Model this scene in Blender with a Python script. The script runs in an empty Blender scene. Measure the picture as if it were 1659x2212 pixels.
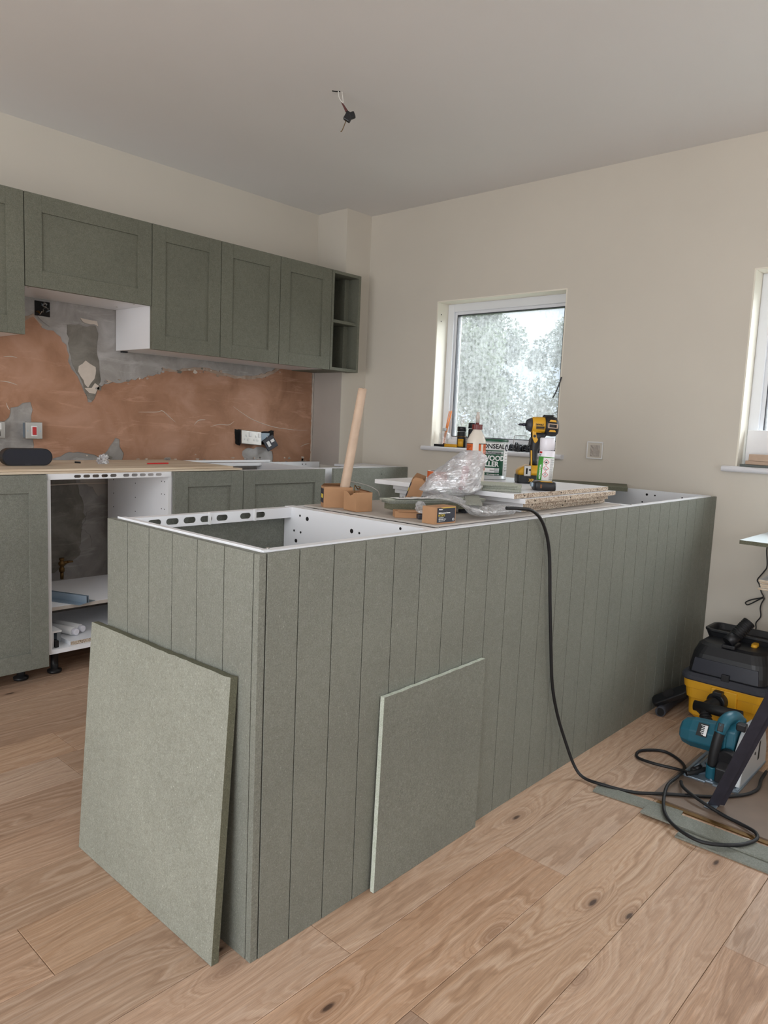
import bpy, bmesh, math, random
from math import sin, cos, pi, radians
from mathutils import Vector, Matrix, noise
from mathutils.geometry import tessellate_polygon
random.seed(7)
SC = bpy.context.scene
COL = SC.collection

# ------------------------------------------------------------------ camera
YAW, PITCH, ROLL, FPX = 0.7359, -0.1187, 0.0434, 1583.1
CAM = Vector((-0.891, -1.1313, 1.1404))
f_ = Vector((cos(PITCH)*cos(YAW), cos(PITCH)*sin(YAW), sin(PITCH)))
r0 = Vector((sin(YAW), -cos(YAW), 0)); u0 = r0.cross(f_)
r_ = cos(ROLL)*r0 + sin(ROLL)*u0; u_ = -sin(ROLL)*r0 + cos(ROLL)*u0
cd = bpy.data.cameras.new('camera'); cam = bpy.data.objects.new('camera', cd); COL.objects.link(cam)
cam.matrix_world = Matrix(((r_.x, u_.x, -f_.x, CAM.x), (r_.y, u_.y, -f_.y, CAM.y), (r_.z, u_.z, -f_.z, CAM.z), (0, 0, 0, 1)))
cd.sensor_fit = 'VERTICAL'; cd.sensor_height = 36.0; cd.lens = 36.0*FPX/2212; cd.clip_start = 0.03; cd.clip_end = 200
SC.camera = cam

# ------------------------------------------------------------------ room sizes
L, D, HC = 2.644, 2.554, 2.466          # window wall, cabinet wall, ceiling
XW, YS = -3.6, -3.4                     # the two walls behind the camera
PX, PY = 2.4255, 2.2866                 # corner pillar
DU, DB = 2.186, 1.881                   # door faces of wall and base units
ZT, ZB = 2.0506, 1.4577

# ------------------------------------------------------------------ world and light
W = bpy.data.worlds.new('overcast_sky'); SC.world = W; W.use_nodes = True
nt = W.node_tree; nt.nodes.clear()
out = nt.nodes.new('ShaderNodeOutputWorld'); bg = nt.nodes.new('ShaderNodeBackground')
tc = nt.nodes.new('ShaderNodeTexCoord'); mp = nt.nodes.new('ShaderNodeMapping'); nz = nt.nodes.new('ShaderNodeTexNoise'); cr = nt.nodes.new('ShaderNodeValToRGB')
mp.inputs['Scale'].default_value = (1, 1, 2.5)
nz.inputs['Scale'].default_value = 3.5; nz.inputs['Detail'].default_value = 6
cr.color_ramp.elements[0].position = .40; cr.color_ramp.elements[0].color = (.52, .62, .74, 1)
cr.color_ramp.elements[1].position = .58; cr.color_ramp.elements[1].color = (.93, .96, 1.0, 1)
nt.links.new(tc.outputs['Generated'], mp.inputs[0]); nt.links.new(mp.outputs[0], nz.inputs['Vector']); nt.links.new(nz.outputs['Fac'], cr.inputs[0])
nt.links.new(cr.outputs[0], bg.inputs[0]); bg.inputs[1].default_value = 1.12; nt.links.new(bg.outputs[0], out.inputs[0])

def area(name, loc, direction, sx, sy, power, col):
    l = bpy.data.lights.new(name, 'AREA'); l.shape = 'RECTANGLE'; l.size = sx; l.size_y = sy; l.energy = power; l.color = col
    o = bpy.data.objects.new(name, l); COL.objects.link(o); o.location = loc
    o.rotation_euler = Vector(direction).to_track_quat('-Z', 'Y').to_euler()
    return o
# daylight through the glazed patio doors and the rear window behind the camera
area('patio_daylight', (XW-.12, -.7, 1.0), (1, 0, .26), 3.2, 1.8, 92, (.96, .98, 1.0))
area('added_rooflight_fill', (-2.35, -1.0, HC+.32), (.40, .12, -1), 1.5, 3.0, 66, (.90, .95, 1.0))  # fill lamp for an added, unseen rooflight lighting the room from above
area('side_daylight_fill', (L+1.0, -.75, 2.45), (-1, .22, -.58), 1.6, .9, 95, (.86, .93, 1.0))
area('kitchen_window_daylight', (L+1.0, .50, 2.55), (-1, .42, -.62), 1.6, .9, 48, (.86, .93, 1.0))
area('side_daylight_fill', (L+.36, -2.2, 1.45), (-1, .35, 0), 1.3, .95, 34, (.90, .95, 1.0))  # fill lamp for the added third window, out of view
area('rear_window_daylight', (-.6, YS-.12, 1.35), (0.05, 1, .18), 2.2, 1.2, 19, (.92, .96, 1.0))
sl = bpy.data.lights.new('hazy_sun', 'SUN'); sl.energy = 3.4; sl.angle = radians(60); sl.color = (1.0, .97, .92)
so = bpy.data.objects.new('hazy_sun', sl); COL.objects.link(so); so.location = (8, -4, 6)
so.rotation_euler = Vector((-.8, .55, -.42)).to_track_quat('-Z', 'Y').to_euler()
SC.view_settings.view_transform = 'Standard'; SC.view_settings.look = 'None'; SC.view_settings.gamma = 1
SC.view_settings.use_curve_mapping = False; SC.view_settings.exposure = 0.0

# ------------------------------------------------------------------ material helpers
def s2l(c):
    return tuple(((v/255)/12.92 if v/255 <= .04045 else ((v/255+.055)/1.055)**2.4) for v in c)
class NT:
    def __init__(s, name):
        s.m = bpy.data.materials.new(name); s.m.use_nodes = True; s.t = s.m.node_tree; s.t.nodes.clear()
        s.out = s.n('OutputMaterial'); s.b = s.n('BsdfPrincipled'); s.l(s.b.outputs[0], s.out.inputs[0])
    def n(s, k, **kw):
        nd = s.t.nodes.new('ShaderNode'+k)
        for a, v in kw.items(): setattr(nd, a, v)
        return nd
    def l(s, a, b): s.t.links.new(a, b)
    def val(s, inp, v):
        if hasattr(v, 'links') or isinstance(v, bpy.types.NodeSocket): s.l(v, inp)
        else: inp.default_value = v
    def math(s, op, a, b=0., c=None, clamp=False):
        nd = s.n('Math', operation=op, use_clamp=clamp); s.val(nd.inputs[0], a); s.val(nd.inputs[1], b)
        if c is not None: s.val(nd.inputs[2], c)
        return nd.outputs[0]
    def co(s, kind='Object', scale=(1, 1, 1), rot=(0, 0, 0)):
        t = s.n('TexCoord'); m = s.n('Mapping'); m.inputs['Scale'].default_value = scale; m.inputs['Rotation'].default_value = rot
        s.l(t.outputs[kind], m.inputs[0]); return m.outputs[0]
    def noise(s, vec, scale, detail=3, rough=.5, dist=0):
        nd = s.n('TexNoise'); s.l(vec, nd.inputs['Vector']); nd.inputs['Scale'].default_value = scale
        nd.inputs['Detail'].default_value = detail; nd.inputs['Roughness'].default_value = rough; nd.inputs['Distortion'].default_value = dist
        return nd.outputs['Fac']
    def ramp(s, fac, stops):
        nd = s.n('ValToRGB'); s.l(fac, nd.inputs[0]); e = nd.color_ramp.elements
        while len(e) < len(stops): e.new(.5)
        for i, (p, c) in enumerate(stops):
            e[i].position = p; e[i].color = (*c, 1) if len(c) == 3 else c
        return nd.outputs[0]
    def mix(s, fac, a, b, kind='MIX'):
        nd = s.n('MixRGB', blend_type=kind)
        for i, v in enumerate((fac, a, b)):
            if isinstance(v, (tuple, list)): nd.inputs[i].default_value = (*v, 1)
            elif isinstance(v, (int, float)): nd.inputs[i].default_value = v
            else: s.l(v, nd.inputs[i])
        return nd.outputs[0]
    def bump(s, h, strength, dist):
        nd = s.n('Bump'); nd.inputs['Strength'].default_value = strength; nd.inputs['Distance'].default_value = dist
        s.l(h, nd.inputs['Height']); s.l(nd.outputs[0], s.b.inputs['Normal'])
def mat(name, rgb, rough=.6, metal=0., var=.06, vs=6, bump=0., bs=200, coat=0., trans=0., alpha=1.):
    a = NT(name); c = s2l(rgb); v = a.co()
    k = a.noise(v, vs, 4)
    a.l(a.ramp(k, [(.3, tuple(x*(1-var) for x in c)), (.7, tuple(min(1, x*(1+var)) for x in c))]), a.b.inputs['Base Color'])
    a.b.inputs['Roughness'].default_value = rough; a.b.inputs['Metallic'].default_value = metal
    a.b.inputs['Coat Weight'].default_value = coat; a.b.inputs['Transmission Weight'].default_value = trans; a.b.inputs['Alpha'].default_value = alpha
    if bump: a.bump(a.noise(v, bs, 3), bump, .002)
    return a.m

def mdf_material(name, rgb, fibre=.5, rough=.62):
    a = NT(name); v = a.co(); g = a.n('NewGeometry').outputs['Position']; base = s2l(rgb)
    big = a.noise(g, 4, 4); mid = a.noise(g, 55, 4, .65); fine = a.noise(g, 520, 2, .6)
    c = a.ramp(big, [(.3, tuple(x*.93 for x in base)), (.7, tuple(x*1.06 for x in base))])
    c = a.mix(.5, c, a.ramp(mid, [(.3, (.42, .42, .40)), (.7, (.58, .58, .59))]), 'OVERLAY')
    c = a.mix(.75, c, a.ramp(a.noise(g, 240, 2, .6), [(.3, (.40, .40, .39)), (.7, (.59, .59, .59))]), 'OVERLAY')
    c = a.mix(.7, c, a.ramp(fine, [(.3, (.34, .34, .34)), (.7, (.64, .64, .63))]), 'OVERLAY')
    m = a.n('Mapping'); m.inputs['Scale'].default_value = (640, 640, 170); m.inputs['Rotation'].default_value = (.5, .8, .3); a.l(g, m.inputs[0])
    fib = a.noise(m.outputs[0], 1, 1, .5, .8)
    c = a.mix(a.ramp(fib, [(.70, (0, 0, 0)), (.76, (fibre,)*3)]), c, tuple(min(1, x*2.3+.08) for x in base))
    vo = a.n('TexVoronoi'); vo.inputs['Scale'].default_value = 110; a.l(g, vo.inputs['Vector'])
    c = a.mix(a.ramp(vo.outputs['Distance'], [(.03, (.5,)*3), (.07, (0, 0, 0))]), c, tuple(x*.5 for x in base))
    a.l(c, a.b.inputs['Base Color']); a.b.inputs['Roughness'].default_value = rough
    a.b.inputs['Specular IOR Level'].default_value = .35
    a.bump(fine, .25, .001)
    return a.m

def oak_material():
    a = NT('oak_plank'); g = a.n('NewGeometry').outputs['Position']; rnd = a.n('ObjectInfo').outputs['Random']
    off = a.n('CombineXYZ'); a.l(a.math('MULTIPLY', rnd, 91.7), off.inputs[0]); a.l(a.math('MULTIPLY', rnd, 53.3), off.inputs[1])
    add = a.n('VectorMath', operation='ADD'); a.l(g, add.inputs[0]); a.l(off.outputs[0], add.inputs[1]); P = add.outputs[0]
    def mp(sc):
        m = a.n('Mapping'); m.inputs['Scale'].default_value = sc; a.l(P, m.inputs[0]); return m.outputs[0]
    sep = a.n('SeparateXYZ'); a.l(P, sep.inputs[0])
    lown = a.noise(mp((.75, 3.6, 0)), 1, 2, .45)
    warp = a.noise(mp((3.5, 16, 0)), 1, 3, .55)
    vo = a.n('TexVoronoi'); vo.voronoi_dimensions = '2D'; vo.inputs['Scale'].default_value = 1; a.l(mp((1.9, 5.6, 0)), vo.inputs['Vector'])
    kd = vo.outputs['Distance']; csep = a.n('SeparateColor'); a.l(vo.outputs['Color'], csep.inputs[0])
    on = a.math('GREATER_THAN', csep.outputs[0], .62)
    kexp = a.math('MULTIPLY', a.math('EXPONENT', a.math('MULTIPLY', kd, -7.5)), on)
    ring = a.math('ADD', a.math('MULTIPLY', sep.outputs[1], 16), a.math('MULTIPLY', lown, 8))
    ring = a.math('ADD', ring, a.math('MULTIPLY', warp, 1.6))
    ring = a.math('ADD', ring, a.math('MULTIPLY', kexp, 3.2))
    n1 = a.n('TexNoise'); n1.noise_dimensions = '1D'; a.l(ring, n1.inputs['W']); n1.inputs['Scale'].default_value = 3.6; n1.inputs['Detail'].default_value = 2; n1.inputs['Roughness'].default_value = .6
    fib = a.noise(mp((14, 620, 0)), 1, 3, .6)
    pore = a.noise(mp((40, 900, 0)), 1, 2, .5)
    light, dark = s2l((194, 167, 144)), s2l((163, 132, 107))
    c = a.ramp(n1.outputs['Fac'], [(.22, dark), (.44, s2l((180, 149, 123))), (.72, light)])
    c = a.mix(.55, c, a.ramp(a.noise(mp((1.1, 110, 0)), 1, 3, .6), [(.3, (.38, .37, .36)), (.7, (.60, .60, .60))]), 'OVERLAY')
    c = a.mix(.55, c, a.ramp(fib, [(.3, (.33, .33, .33)), (.7, (.63, .63, .63))]), 'OVERLAY')
    c = a.mix(a.ramp(pore, [(.60, (0, 0, 0)), (.72, (.35, .35, .35))]), c, s2l((112, 80, 58)))
    tone = a.noise(mp((.35, 1.2, 0)), 1, 2)
    c = a.mix(.6, c, a.ramp(tone, [(.3, (.40, .345, .31)), (.7, (.57, .57, .56))]), 'OVERLAY')
    halo = a.math('MULTIPLY', a.ramp(kd, [(.03, (1, 1, 1)), (.13, (0, 0, 0))]), on)
    c = a.mix(a.math('MULTIPLY', halo, .38), c, s2l((110, 76, 54)))
    wob = a.math('ADD', kd, a.math('MULTIPLY', a.math('SUBTRACT', warp, .5), .05))
    knot = a.math('MULTIPLY', a.ramp(wob, [(.020, (1, 1, 1)), (.042, (0, 0, 0))]), a.math('GREATER_THAN', csep.outputs[0], .72))
    c = a.mix(a.math('MULTIPLY', knot, .85), c, s2l((52, 36, 28)))
    hs = a.n('HueSaturation'); a.l(c, hs.inputs['Color']); a.l(a.math('ADD', a.math('MULTIPLY', rnd, .26), .87), hs.inputs['Value'])
    a.l(a.math('ADD', a.math('MULTIPLY', a.math('FRACT', a.math('MULTIPLY', rnd, 7.3)), .18), .86), hs.inputs['Saturation'])
    a.l(hs.outputs[0], a.b.inputs['Base Color'])
    a.b.inputs['Roughness'].default_value = .52; a.b.inputs['Specular IOR Level'].default_value = .4
    a.bump(a.math('ADD', fib, a.math('MULTIPLY', n1.outputs['Fac'], .6)), .22, .001)
    return a.m

def plaster_material(name, ca, cb, cc, scale=5):
    a = NT(name); g = a.n('NewGeometry').outputs['Position']
    k = a.noise(g, scale, 6, .6, .6); k2 = a.noise(g, 1.7, 3)
    c = a.ramp(k, [(.28, s2l(ca)), (.5, s2l(cb)), (.72, s2l(cc))])
    c = a.mix(.5, c, a.ramp(k2, [(.3, (.42, .40, .38)), (.7, (.58, .59, .6))]), 'OVERLAY')
    m = a.n('Mapping'); m.inputs['Scale'].default_value = (2.2, 1, 14); a.l(g, m.inputs[0])
    st = a.noise(m.outputs[0], 1.4, 5, .7, 1.2)
    c = a.mix(a.ramp(st, [(.56, (0, 0, 0)), (.76, (.42, .42, .42))]), c, tuple(min(1, x*1.5+.05) for x in s2l(cc)))
    a.l(c, a.b.inputs['Base Color']); a.b.inputs['Roughness'].default_value = .8
    a.bump(k, .45, .006)
    return a.m

def chip_material():
    a = NT('chipboard_edge'); g = a.n('NewGeometry').outputs['Position']
    vo = a.n('TexVoronoi'); vo.inputs['Scale'].default_value = 420; a.l(g, vo.inputs['Vector'])
    sp = a.n('SeparateColor'); a.l(vo.outputs['Color'], sp.inputs[0])
    c = a.ramp(sp.outputs[0], [(.0, s2l((92, 70, 56))), (.22, s2l((150, 128, 108))), (.55, s2l((190, 172, 152))), (1, s2l((218, 206, 190)))])
    a.l(c, a.b.inputs['Base Color']); a.b.inputs['Roughness'].default_value = .85; a.bump(vo.outputs['Distance'], .5, .001)
    return a.m

def ply_material():
    a = NT('plywood'); g = a.n('NewGeometry').outputs['Position']
    m = a.n('Mapping'); m.inputs['Scale'].default_value = (2, 30, 260); a.l(g, m.inputs[0])
    k = a.noise(m.outputs[0], 1, 4, .6)
    a.l(a.ramp(k, [(.32, s2l((176, 150, 122))), (.5, s2l((214, 196, 172))), (.7, s2l((232, 220, 202)))]), a.b.inputs['Base Color'])
    a.b.inputs['Roughness'].default_value = .7
    return a.m

def film_material(name, tint, amount=.35, rough=.18, streak=30):
    """thin clear plastic film: mostly see-through, wrinkles catch the light"""
    a = NT(name); a.t.nodes.remove(a.b); g = a.n('NewGeometry').outputs['Position']
    tr = a.n('BsdfTransparent'); tr.inputs[0].default_value = (.97, .975, .98, 1)
    gl = a.n('BsdfGlossy'); gl.inputs['Roughness'].default_value = rough
    df = a.n('BsdfDiffuse'); df.inputs[0].default_value = (*s2l(tint), 1); tl = a.n('BsdfTranslucent'); tl.inputs[0].default_value = (*s2l(tint), 1)
    bp = a.n('Bump'); k = a.noise(g, streak, 5, .6, 1.5); a.l(k, bp.inputs['Height']); bp.inputs['Strength'].default_value = .8; bp.inputs['Distance'].default_value = .01
    for x in (gl, df): a.l(bp.outputs[0], x.inputs['Normal'])
    m1 = a.n('MixShader'); m1.inputs[0].default_value = .5; a.l(df.outputs[0], m1.inputs[1]); a.l(tl.outputs[0], m1.inputs[2])
    m2 = a.n('MixShader'); m2.inputs[0].default_value = .45; a.l(m1.outputs[0], m2.inputs[1]); a.l(gl.outputs[0], m2.inputs[2])
    m3 = a.n('MixShader'); a.l(a.ramp(k, [(.35, (amount*.55,)*3), (.68, (min(1, amount*1.9),)*3)]), m3.inputs[0])
    a.l(tr.outputs[0], m3.inputs[1]); a.l(m2.outputs[0], m3.inputs[2]); a.l(m3.outputs[0], a.out.inputs[0])
    return a.m

def pane_material():
    """window glass misted and streaked by rain on its outside"""
    a = NT('misted_glass'); a.t.nodes.remove(a.b); g = a.n('NewGeometry').outputs['Position']
    m = a.n('Mapping'); m.inputs['Scale'].default_value = (1, 30, 3.2); a.l(g, m.inputs[0])
    st = a.noise(m.outputs[0], 1.4, 5, .6, 1.4); dr = a.noise(g, 55, 3, .6, .8)
    k = a.math('ADD', a.math('MULTIPLY', st, .35), a.math('MULTIPLY', dr, .65))
    tr = a.n('BsdfTransparent'); tr.inputs[0].default_value = (.97, .98, .98, 1)
    tl = a.n('BsdfTranslucent'); tl.inputs[0].default_value = (.96, .99, 1, 1)
    gl = a.n('BsdfGlossy'); gl.inputs['Roughness'].default_value = .03
    m1 = a.n('MixShader'); a.l(a.ramp(k, [(.38, (.07,)*3), (.68, (.26,)*3)]), m1.inputs[0]); a.l(tr.outputs[0], m1.inputs[1]); a.l(tl.outputs[0], m1.inputs[2])
    m2 = a.n('MixShader'); m2.inputs[0].default_value = .05; a.l(m1.outputs[0], m2.inputs[1]); a.l(gl.outputs[0], m2.inputs[2])
    a.l(m2.outputs[0], a.out.inputs[0])
    return a.m

M = dict(
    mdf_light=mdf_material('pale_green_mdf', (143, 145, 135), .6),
    wall=mat('cream_wall_paint', (212, 205, 193), .75, var=.025, vs=2, bump=.05, bs=90),
    ceil=mat('white_ceiling_paint', (232, 230, 228), .8, var=.015, vs=1.5),
    reveal=mat('reveal_paint', (236, 230, 216), .6, var=.01),
    grey_paint=mat('bare_grey_paint', (178, 170, 162), .75, var=.05, vs=4),
    oak=oak_material(), dark_gap=mat('shadow_gap', (30, 26, 22), .9),
    mdf=mdf_material('green_mdf', (123, 125, 117), .45), mdf_up=mdf_material('green_mdf_door', (111, 112, 100), .25),
    mdf_edge=mdf_material('green_mdf_sawn_edge', (104, 104, 88), .7, .8), mdf_pale=mdf_material('green_mdf_pale_edge_and_sheen', (196, 202, 190), .3, .8),  # pale edge tone also painted on top faces as grazing reflection
    white=mat('white_melamine', (238, 239, 242), .35, var=.01), whiteplastic=mat('white_plastic', (232, 232, 232), .3, var=.01),
    upvc=mat('white_window_frame', (232, 234, 238), .3, var=.01),
    sill=mat('white_gloss_sill', (222, 222, 226), .3, var=.02),
    black=mat('black_plastic', (24, 25, 29), .42, var=.1, bump=.1, bs=600), blackrub=mat('black_rubber', (17, 18, 21), .55, var=.1),
    darkgrey=mat('dark_grey_plastic', (52, 54, 62), .5, var=.08), navy=mat('glossy_dark_panel', (40, 42, 52), .28, var=.05),
    hole=mat('drilled_hole', (22, 20, 20), .9), steel=mat('painted_black_steel', (56, 56, 68), .42, .3, var=.15, vs=30),
    chrome=mat('brushed_steel', (175, 172, 168), .32, .85, var=.06), galv=mat('galvanised_steel', (160, 176, 190), .35, .7),
    brass=mat('old_brass', (112, 84, 46), .45, .7, var=.2, vs=40), red=mat('red_plastic', (186, 40, 44), .4), redpen=mat('red_lacquer', (206, 52, 52), .4),
    yellow=mat('yellow_plastic', (214, 158, 34), .42, var=.04), dyellow=mat('tool_yellow', (214, 160, 34), .4, var=.04),
    teal=mat('teal_plastic', (30, 92, 110), .38, var=.05), white_lid=mat('white_lacquer', (226, 224, 232), .28, var=.01),
    card=mat('brown_cardboard', (176, 134, 98), .8, var=.05, vs=25), card_dark=mat('cardboard_inside', (116, 82, 58), .9),
    beech=mat('beech_wood', (190, 164, 142), .55, var=.07, vs=35), label=mat('dark_printed_label', (30, 34, 50), .5),
    ylabel=mat('yellow_print', (226, 200, 70), .5), wprint=mat('white_print', (235, 235, 235), .6), kprint=mat('black_print', (26, 28, 30), .6),
    green=mat('green_print', (10, 78, 52), .35), lgreen=mat('bright_green_print', (70, 152, 60), .35), orange=mat('orange_print', (208, 98, 46), .4),
    silver=mat('silver_print', (190, 194, 196), .35, .2), capred=mat('maroon_cap', (104, 36, 34), .35), bottle=mat('milky_bottle', (214, 206, 194), .4, var=.02),
    clear=mat('clear_spout', (188, 180, 172), .2, var=.02), amber=mat('amber_liquid', (230, 168, 60), .2), reed=mat('orange_reed', (222, 134, 62), .7),
    render=plaster_material('grey_cement_render', (132, 128, 124), (160, 156, 152), (184, 181, 180), 6),
    render_dark=plaster_material('dark_cement_render', (98, 94, 86), (122, 117, 109), (140, 136, 128), 9),
    pink=plaster_material('pink_plaster', (140, 101, 76), (168, 126, 100), (186, 146, 124), 4),
    sand=plaster_material('sandy_plaster_edge', (150, 128, 110), (172, 152, 136), (190, 176, 164), 12),
    filler=mat('white_filler', (206, 194, 182), .8, var=.05, vs=30), chip=chip_material(), ply=ply_material(),
    film=film_material('bubble_film', (238, 240, 246), .68, .22, 16), film2=film_material('clear_film', (236, 237, 240), .45, .15, 25), pane=pane_material(),
    slate=mat('grey_slate', (92, 98, 94), .5), magenta=mat('pink_paper', (206, 96, 116), .6),
    leaf=mat('leaf_green', (104, 128, 74), .6, var=.25, vs=1.5), leaf2=mat('leaf_grey_green', (112, 130, 106), .6, var=.25, vs=1.5), bark=mat('bark', (92, 82, 70), .9),
    grass=mat('grass_ground', (112, 132, 92), .9, var=.2, vs=2), hard=mat('brown_hardboard', (122, 104, 90), .55, var=.08, vs=10),
    whiteblue=mat('white_table_top', (222, 232, 236), .35), bulb=mat('wire_sleeve_brown', (92, 48, 48), .5), wire=mat('white_wire', (214, 212, 206), .5),
    reddish=mat('dusty_light_patch', (176, 168, 156), .9),
)
# translucent leaves
for k in ('leaf', 'leaf2'):
    t = M[k].node_tree; b = next(n for n in t.nodes if n.type == 'BSDF_PRINCIPLED')
    tl = t.nodes.new('ShaderNodeBsdfTranslucent'); mx = t.nodes.new('ShaderNodeMixShader'); mx.inputs[0].default_value = .5
    t.links.new(b.inputs['Base Color'].links[0].from_socket, tl.inputs[0]); o = next(n for n in t.nodes if n.type == 'OUTPUT_MATERIAL')
    t.links.new(b.outputs[0], mx.inputs[1]); t.links.new(tl.outputs[0], mx.inputs[2]); t.links.new(mx.outputs[0], o.inputs[0])
for k in ('clear',): pass

# ------------------------------------------------------------------ mesh helpers
def wm(o):
    m = Matrix.Identity(4)
    while o is not None:
        m = o.matrix_basis @ m; o = o.parent
    return m
class MB:
    def __init__(s): s.v = []; s.f = []; s.mi = []; s.sm = []
    def add(s, vs, fs, mi=0, smooth=False):
        b = len(s.v); s.v += [tuple(v) for v in vs]
        for f in fs: s.f.append(tuple(b+i for i in f)); s.mi.append(mi); s.sm.append(smooth)
        return s
    def box(s, a, b, mi=0, mis=None):
        (x0, y0, z0), (x1, y1, z1) = a, b
        vs = [(x0, y0, z0), (x1, y0, z0), (x1, y1, z0), (x0, y1, z0), (x0, y0, z1), (x1, y0, z1), (x1, y1, z1), (x0, y1, z1)]
        fs = [(3, 2, 1, 0), (4, 5, 6, 7), (0, 1, 5, 4), (1, 2, 6, 5), (2, 3, 7, 6), (3, 0, 4, 7)]   # -z +z -y +x +y -x
        for i, f in enumerate(fs): s.add(vs, [f], mis[i] if mis else mi)
        return s
    def boxm(s, size, mtx, mi=0):
        t = MB().box((-size[0]/2, -size[1]/2, -size[2]/2), (size[0]/2, size[1]/2, size[2]/2))
        return s.add([mtx @ Vector(v) for v in t.v], t.f, mi)
    def cyl(s, p0, p1, r0, r1=None, n=16, mi=0, smooth=True, caps=True):
        r1 = r0 if r1 is None else r1; p0 = Vector(p0); p1 = Vector(p1); d = (p1-p0).normalized()
        a = d.orthogonal().normalized(); b = d.cross(a)
        vs = [p0+(a*cos(t)+b*sin(t))*r0 for t in [2*pi*i/n for i in range(n)]]+[p1+(a*cos(t)+b*sin(t))*r1 for t in [2*pi*i/n for i in range(n)]]
        s.add(vs, [(i, (i+1) % n, n+(i+1) % n, n+i) for i in range(n)], mi, smooth)
        if caps: s.add(vs[:n], [tuple(range(n-1, -1, -1))], mi); s.add(vs[n:], [tuple(range(n))], mi)
        return s
    def lathe(s, prof, n=28, c=(0, 0, 0), mi=0, smooth=True):
        vs = []
        for r, z in prof: vs += [(c[0]+r*cos(2*pi*i/n), c[1]+r*sin(2*pi*i/n), c[2]+z) for i in range(n)]
        fs = [(k*n+i, k*n+(i+1) % n, (k+1)*n+(i+1) % n, (k+1)*n+i) for k in range(len(prof)-1) for i in range(n)]
        s.add(vs, fs, mi, smooth)
        s.add(vs[:n], [tuple(range(n-1, -1, -1))], mi); s.add(vs[-n:], [tuple(range(n))], mi)
        return s
    def tube(s, pts, r, n=10, mi=0, sub=6, radii=None):
        P = spline(pts, sub) if sub else [Vector(p) for p in pts]; m = len(P); vs = []; a = None
        for i, p in enumerate(P):
            d = (P[min(i+1, m-1)]-P[max(i-1, 0)]).normalized()
            a = (a-d*a.dot(d)).normalized() if a is not None else d.orthogonal().normalized()
            b = d.cross(a); rr = r if radii is None else radii(i/(m-1))
            vs += [p+(a*cos(2*pi*k/n)+b*sin(2*pi*k/n))*rr for k in range(n)]
        s.add(vs, [(i*n+k, i*n+(k+1) % n, (i+1)*n+(k+1) % n, (i+1)*n+k) for i in range(m-1) for k in range(n)], mi, True)
        s.add(vs[:n], [tuple(range(n-1, -1, -1))], mi); s.add(vs[-n:], [tuple(range(n))], mi)
        return s
    def loft(s, rings, mi=0, smooth=True, caps=True):
        n = len(rings[0]); vs = [v for r in rings for v in r]
        s.add(vs, [(k*n+i, k*n+(i+1) % n, (k+1)*n+(i+1) % n, (k+1)*n+i) for k in range(len(rings)-1) for i in range(n)], mi, smooth)
        if caps: s.add(rings[0], [tuple(range(n-1, -1, -1))], mi); s.add(rings[-1], [tuple(range(n))], mi)
        return s
    def poly(s, loops, mapf, t, mi=0):
        """extrude a 2-D polygon with holes; mapf(u, v, w) -> 3-D, w runs 0..t"""
        flat = [p for lp in loops for p in lp]; tri = tessellate_polygon([[Vector((u, v, 0)) for u, v in lp] for lp in loops]); n = len(flat)
        s.add([mapf(u, v, t) for u, v in flat], [tuple(x) for x in tri], mi); s.add([mapf(u, v, 0) for u, v in flat], [tuple(reversed(x)) for x in tri], mi)
        b = 0
        for lp in loops:
            m = len(lp); vs = [mapf(u, v, 0) for u, v in lp]+[mapf(u, v, t) for u, v in lp]
            s.add(vs, [(i, (i+1) % m, m+(i+1) % m, m+i) for i in range(m)], mi); b += m
        return s
    def build(s, name, mats, parent=None, local=False, bevel=0, seg=2, label=None, kind=None, fix=True, subd=0):
        me = bpy.data.meshes.new(name)
        vs = s.v
        if parent is not None and not local:
            inv = wm(parent).inverted(); vs = [inv @ Vector(v) for v in s.v]
        me.from_pydata([tuple(v) for v in vs], [], s.f)
        if not isinstance(mats, (list, tuple)): mats = [mats]
        for m in mats: me.materials.append(M[m] if isinstance(m, str) else m)
        me.polygons.foreach_set('material_index', s.mi); me.polygons.foreach_set('use_smooth', s.sm)
        bm = bmesh.new(); bm.from_mesh(me); bmesh.ops.remove_doubles(bm, verts=bm.verts, dist=1e-6)
        if fix: bmesh.ops.recalc_face_normals(bm, faces=bm.faces)
        bm.to_mesh(me); bm.free()
        o = bpy.data.objects.new(name, me); COL.objects.link(o)
        if parent is not None: o.parent = parent
        if bevel:
            b = o.modifiers.new('bevel', 'BEVEL'); b.width = bevel; b.segments = seg; b.limit_method = 'ANGLE'; b.angle_limit = radians(40)
        if subd:
            b = o.modifiers.new('subdivision', 'SUBSURF'); b.levels = subd; b.render_levels = subd
        if label: o['label'] = label
        if kind: o['kind'] = kind
        return o
def spline(pts, sub):
    P = [Vector(p) for p in pts]; res = []
    for i in range(len(P)-1):
        a, b, c, d = P[max(i-1, 0)], P[i], P[i+1], P[min(i+2, len(P)-1)]
        for k in range(sub):
            t = k/sub
            res.append(.5*((2*b)+(c-a)*t+(2*a-5*b+4*c-d)*t*t+(3*b-a-3*c+d)*t**3))
    return res+[P[-1]]
def rrect(hx, hy, r, z, n=5, c=(0, 0)):
    out = []
    for cx, cy, a0 in ((hx-r, hy-r, 0), (-hx+r, hy-r, pi/2), (-hx+r, -hy+r, pi), (hx-r, -hy+r, 1.5*pi)):
        out += [(c[0]+cx+r*cos(a0+pi/2*i/n), c[1]+cy+r*sin(a0+pi/2*i/n), z) for i in range(n+1)]
    return out
def thing(name, label, cat, loc=(0, 0, 0), rz=0, group=None):
    o = bpy.data.objects.new(name, None); COL.objects.link(o); o.location = loc; o.rotation_euler = (0, 0, rz); o.empty_display_size = .05
    return tag(o, label, cat, group)
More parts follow.
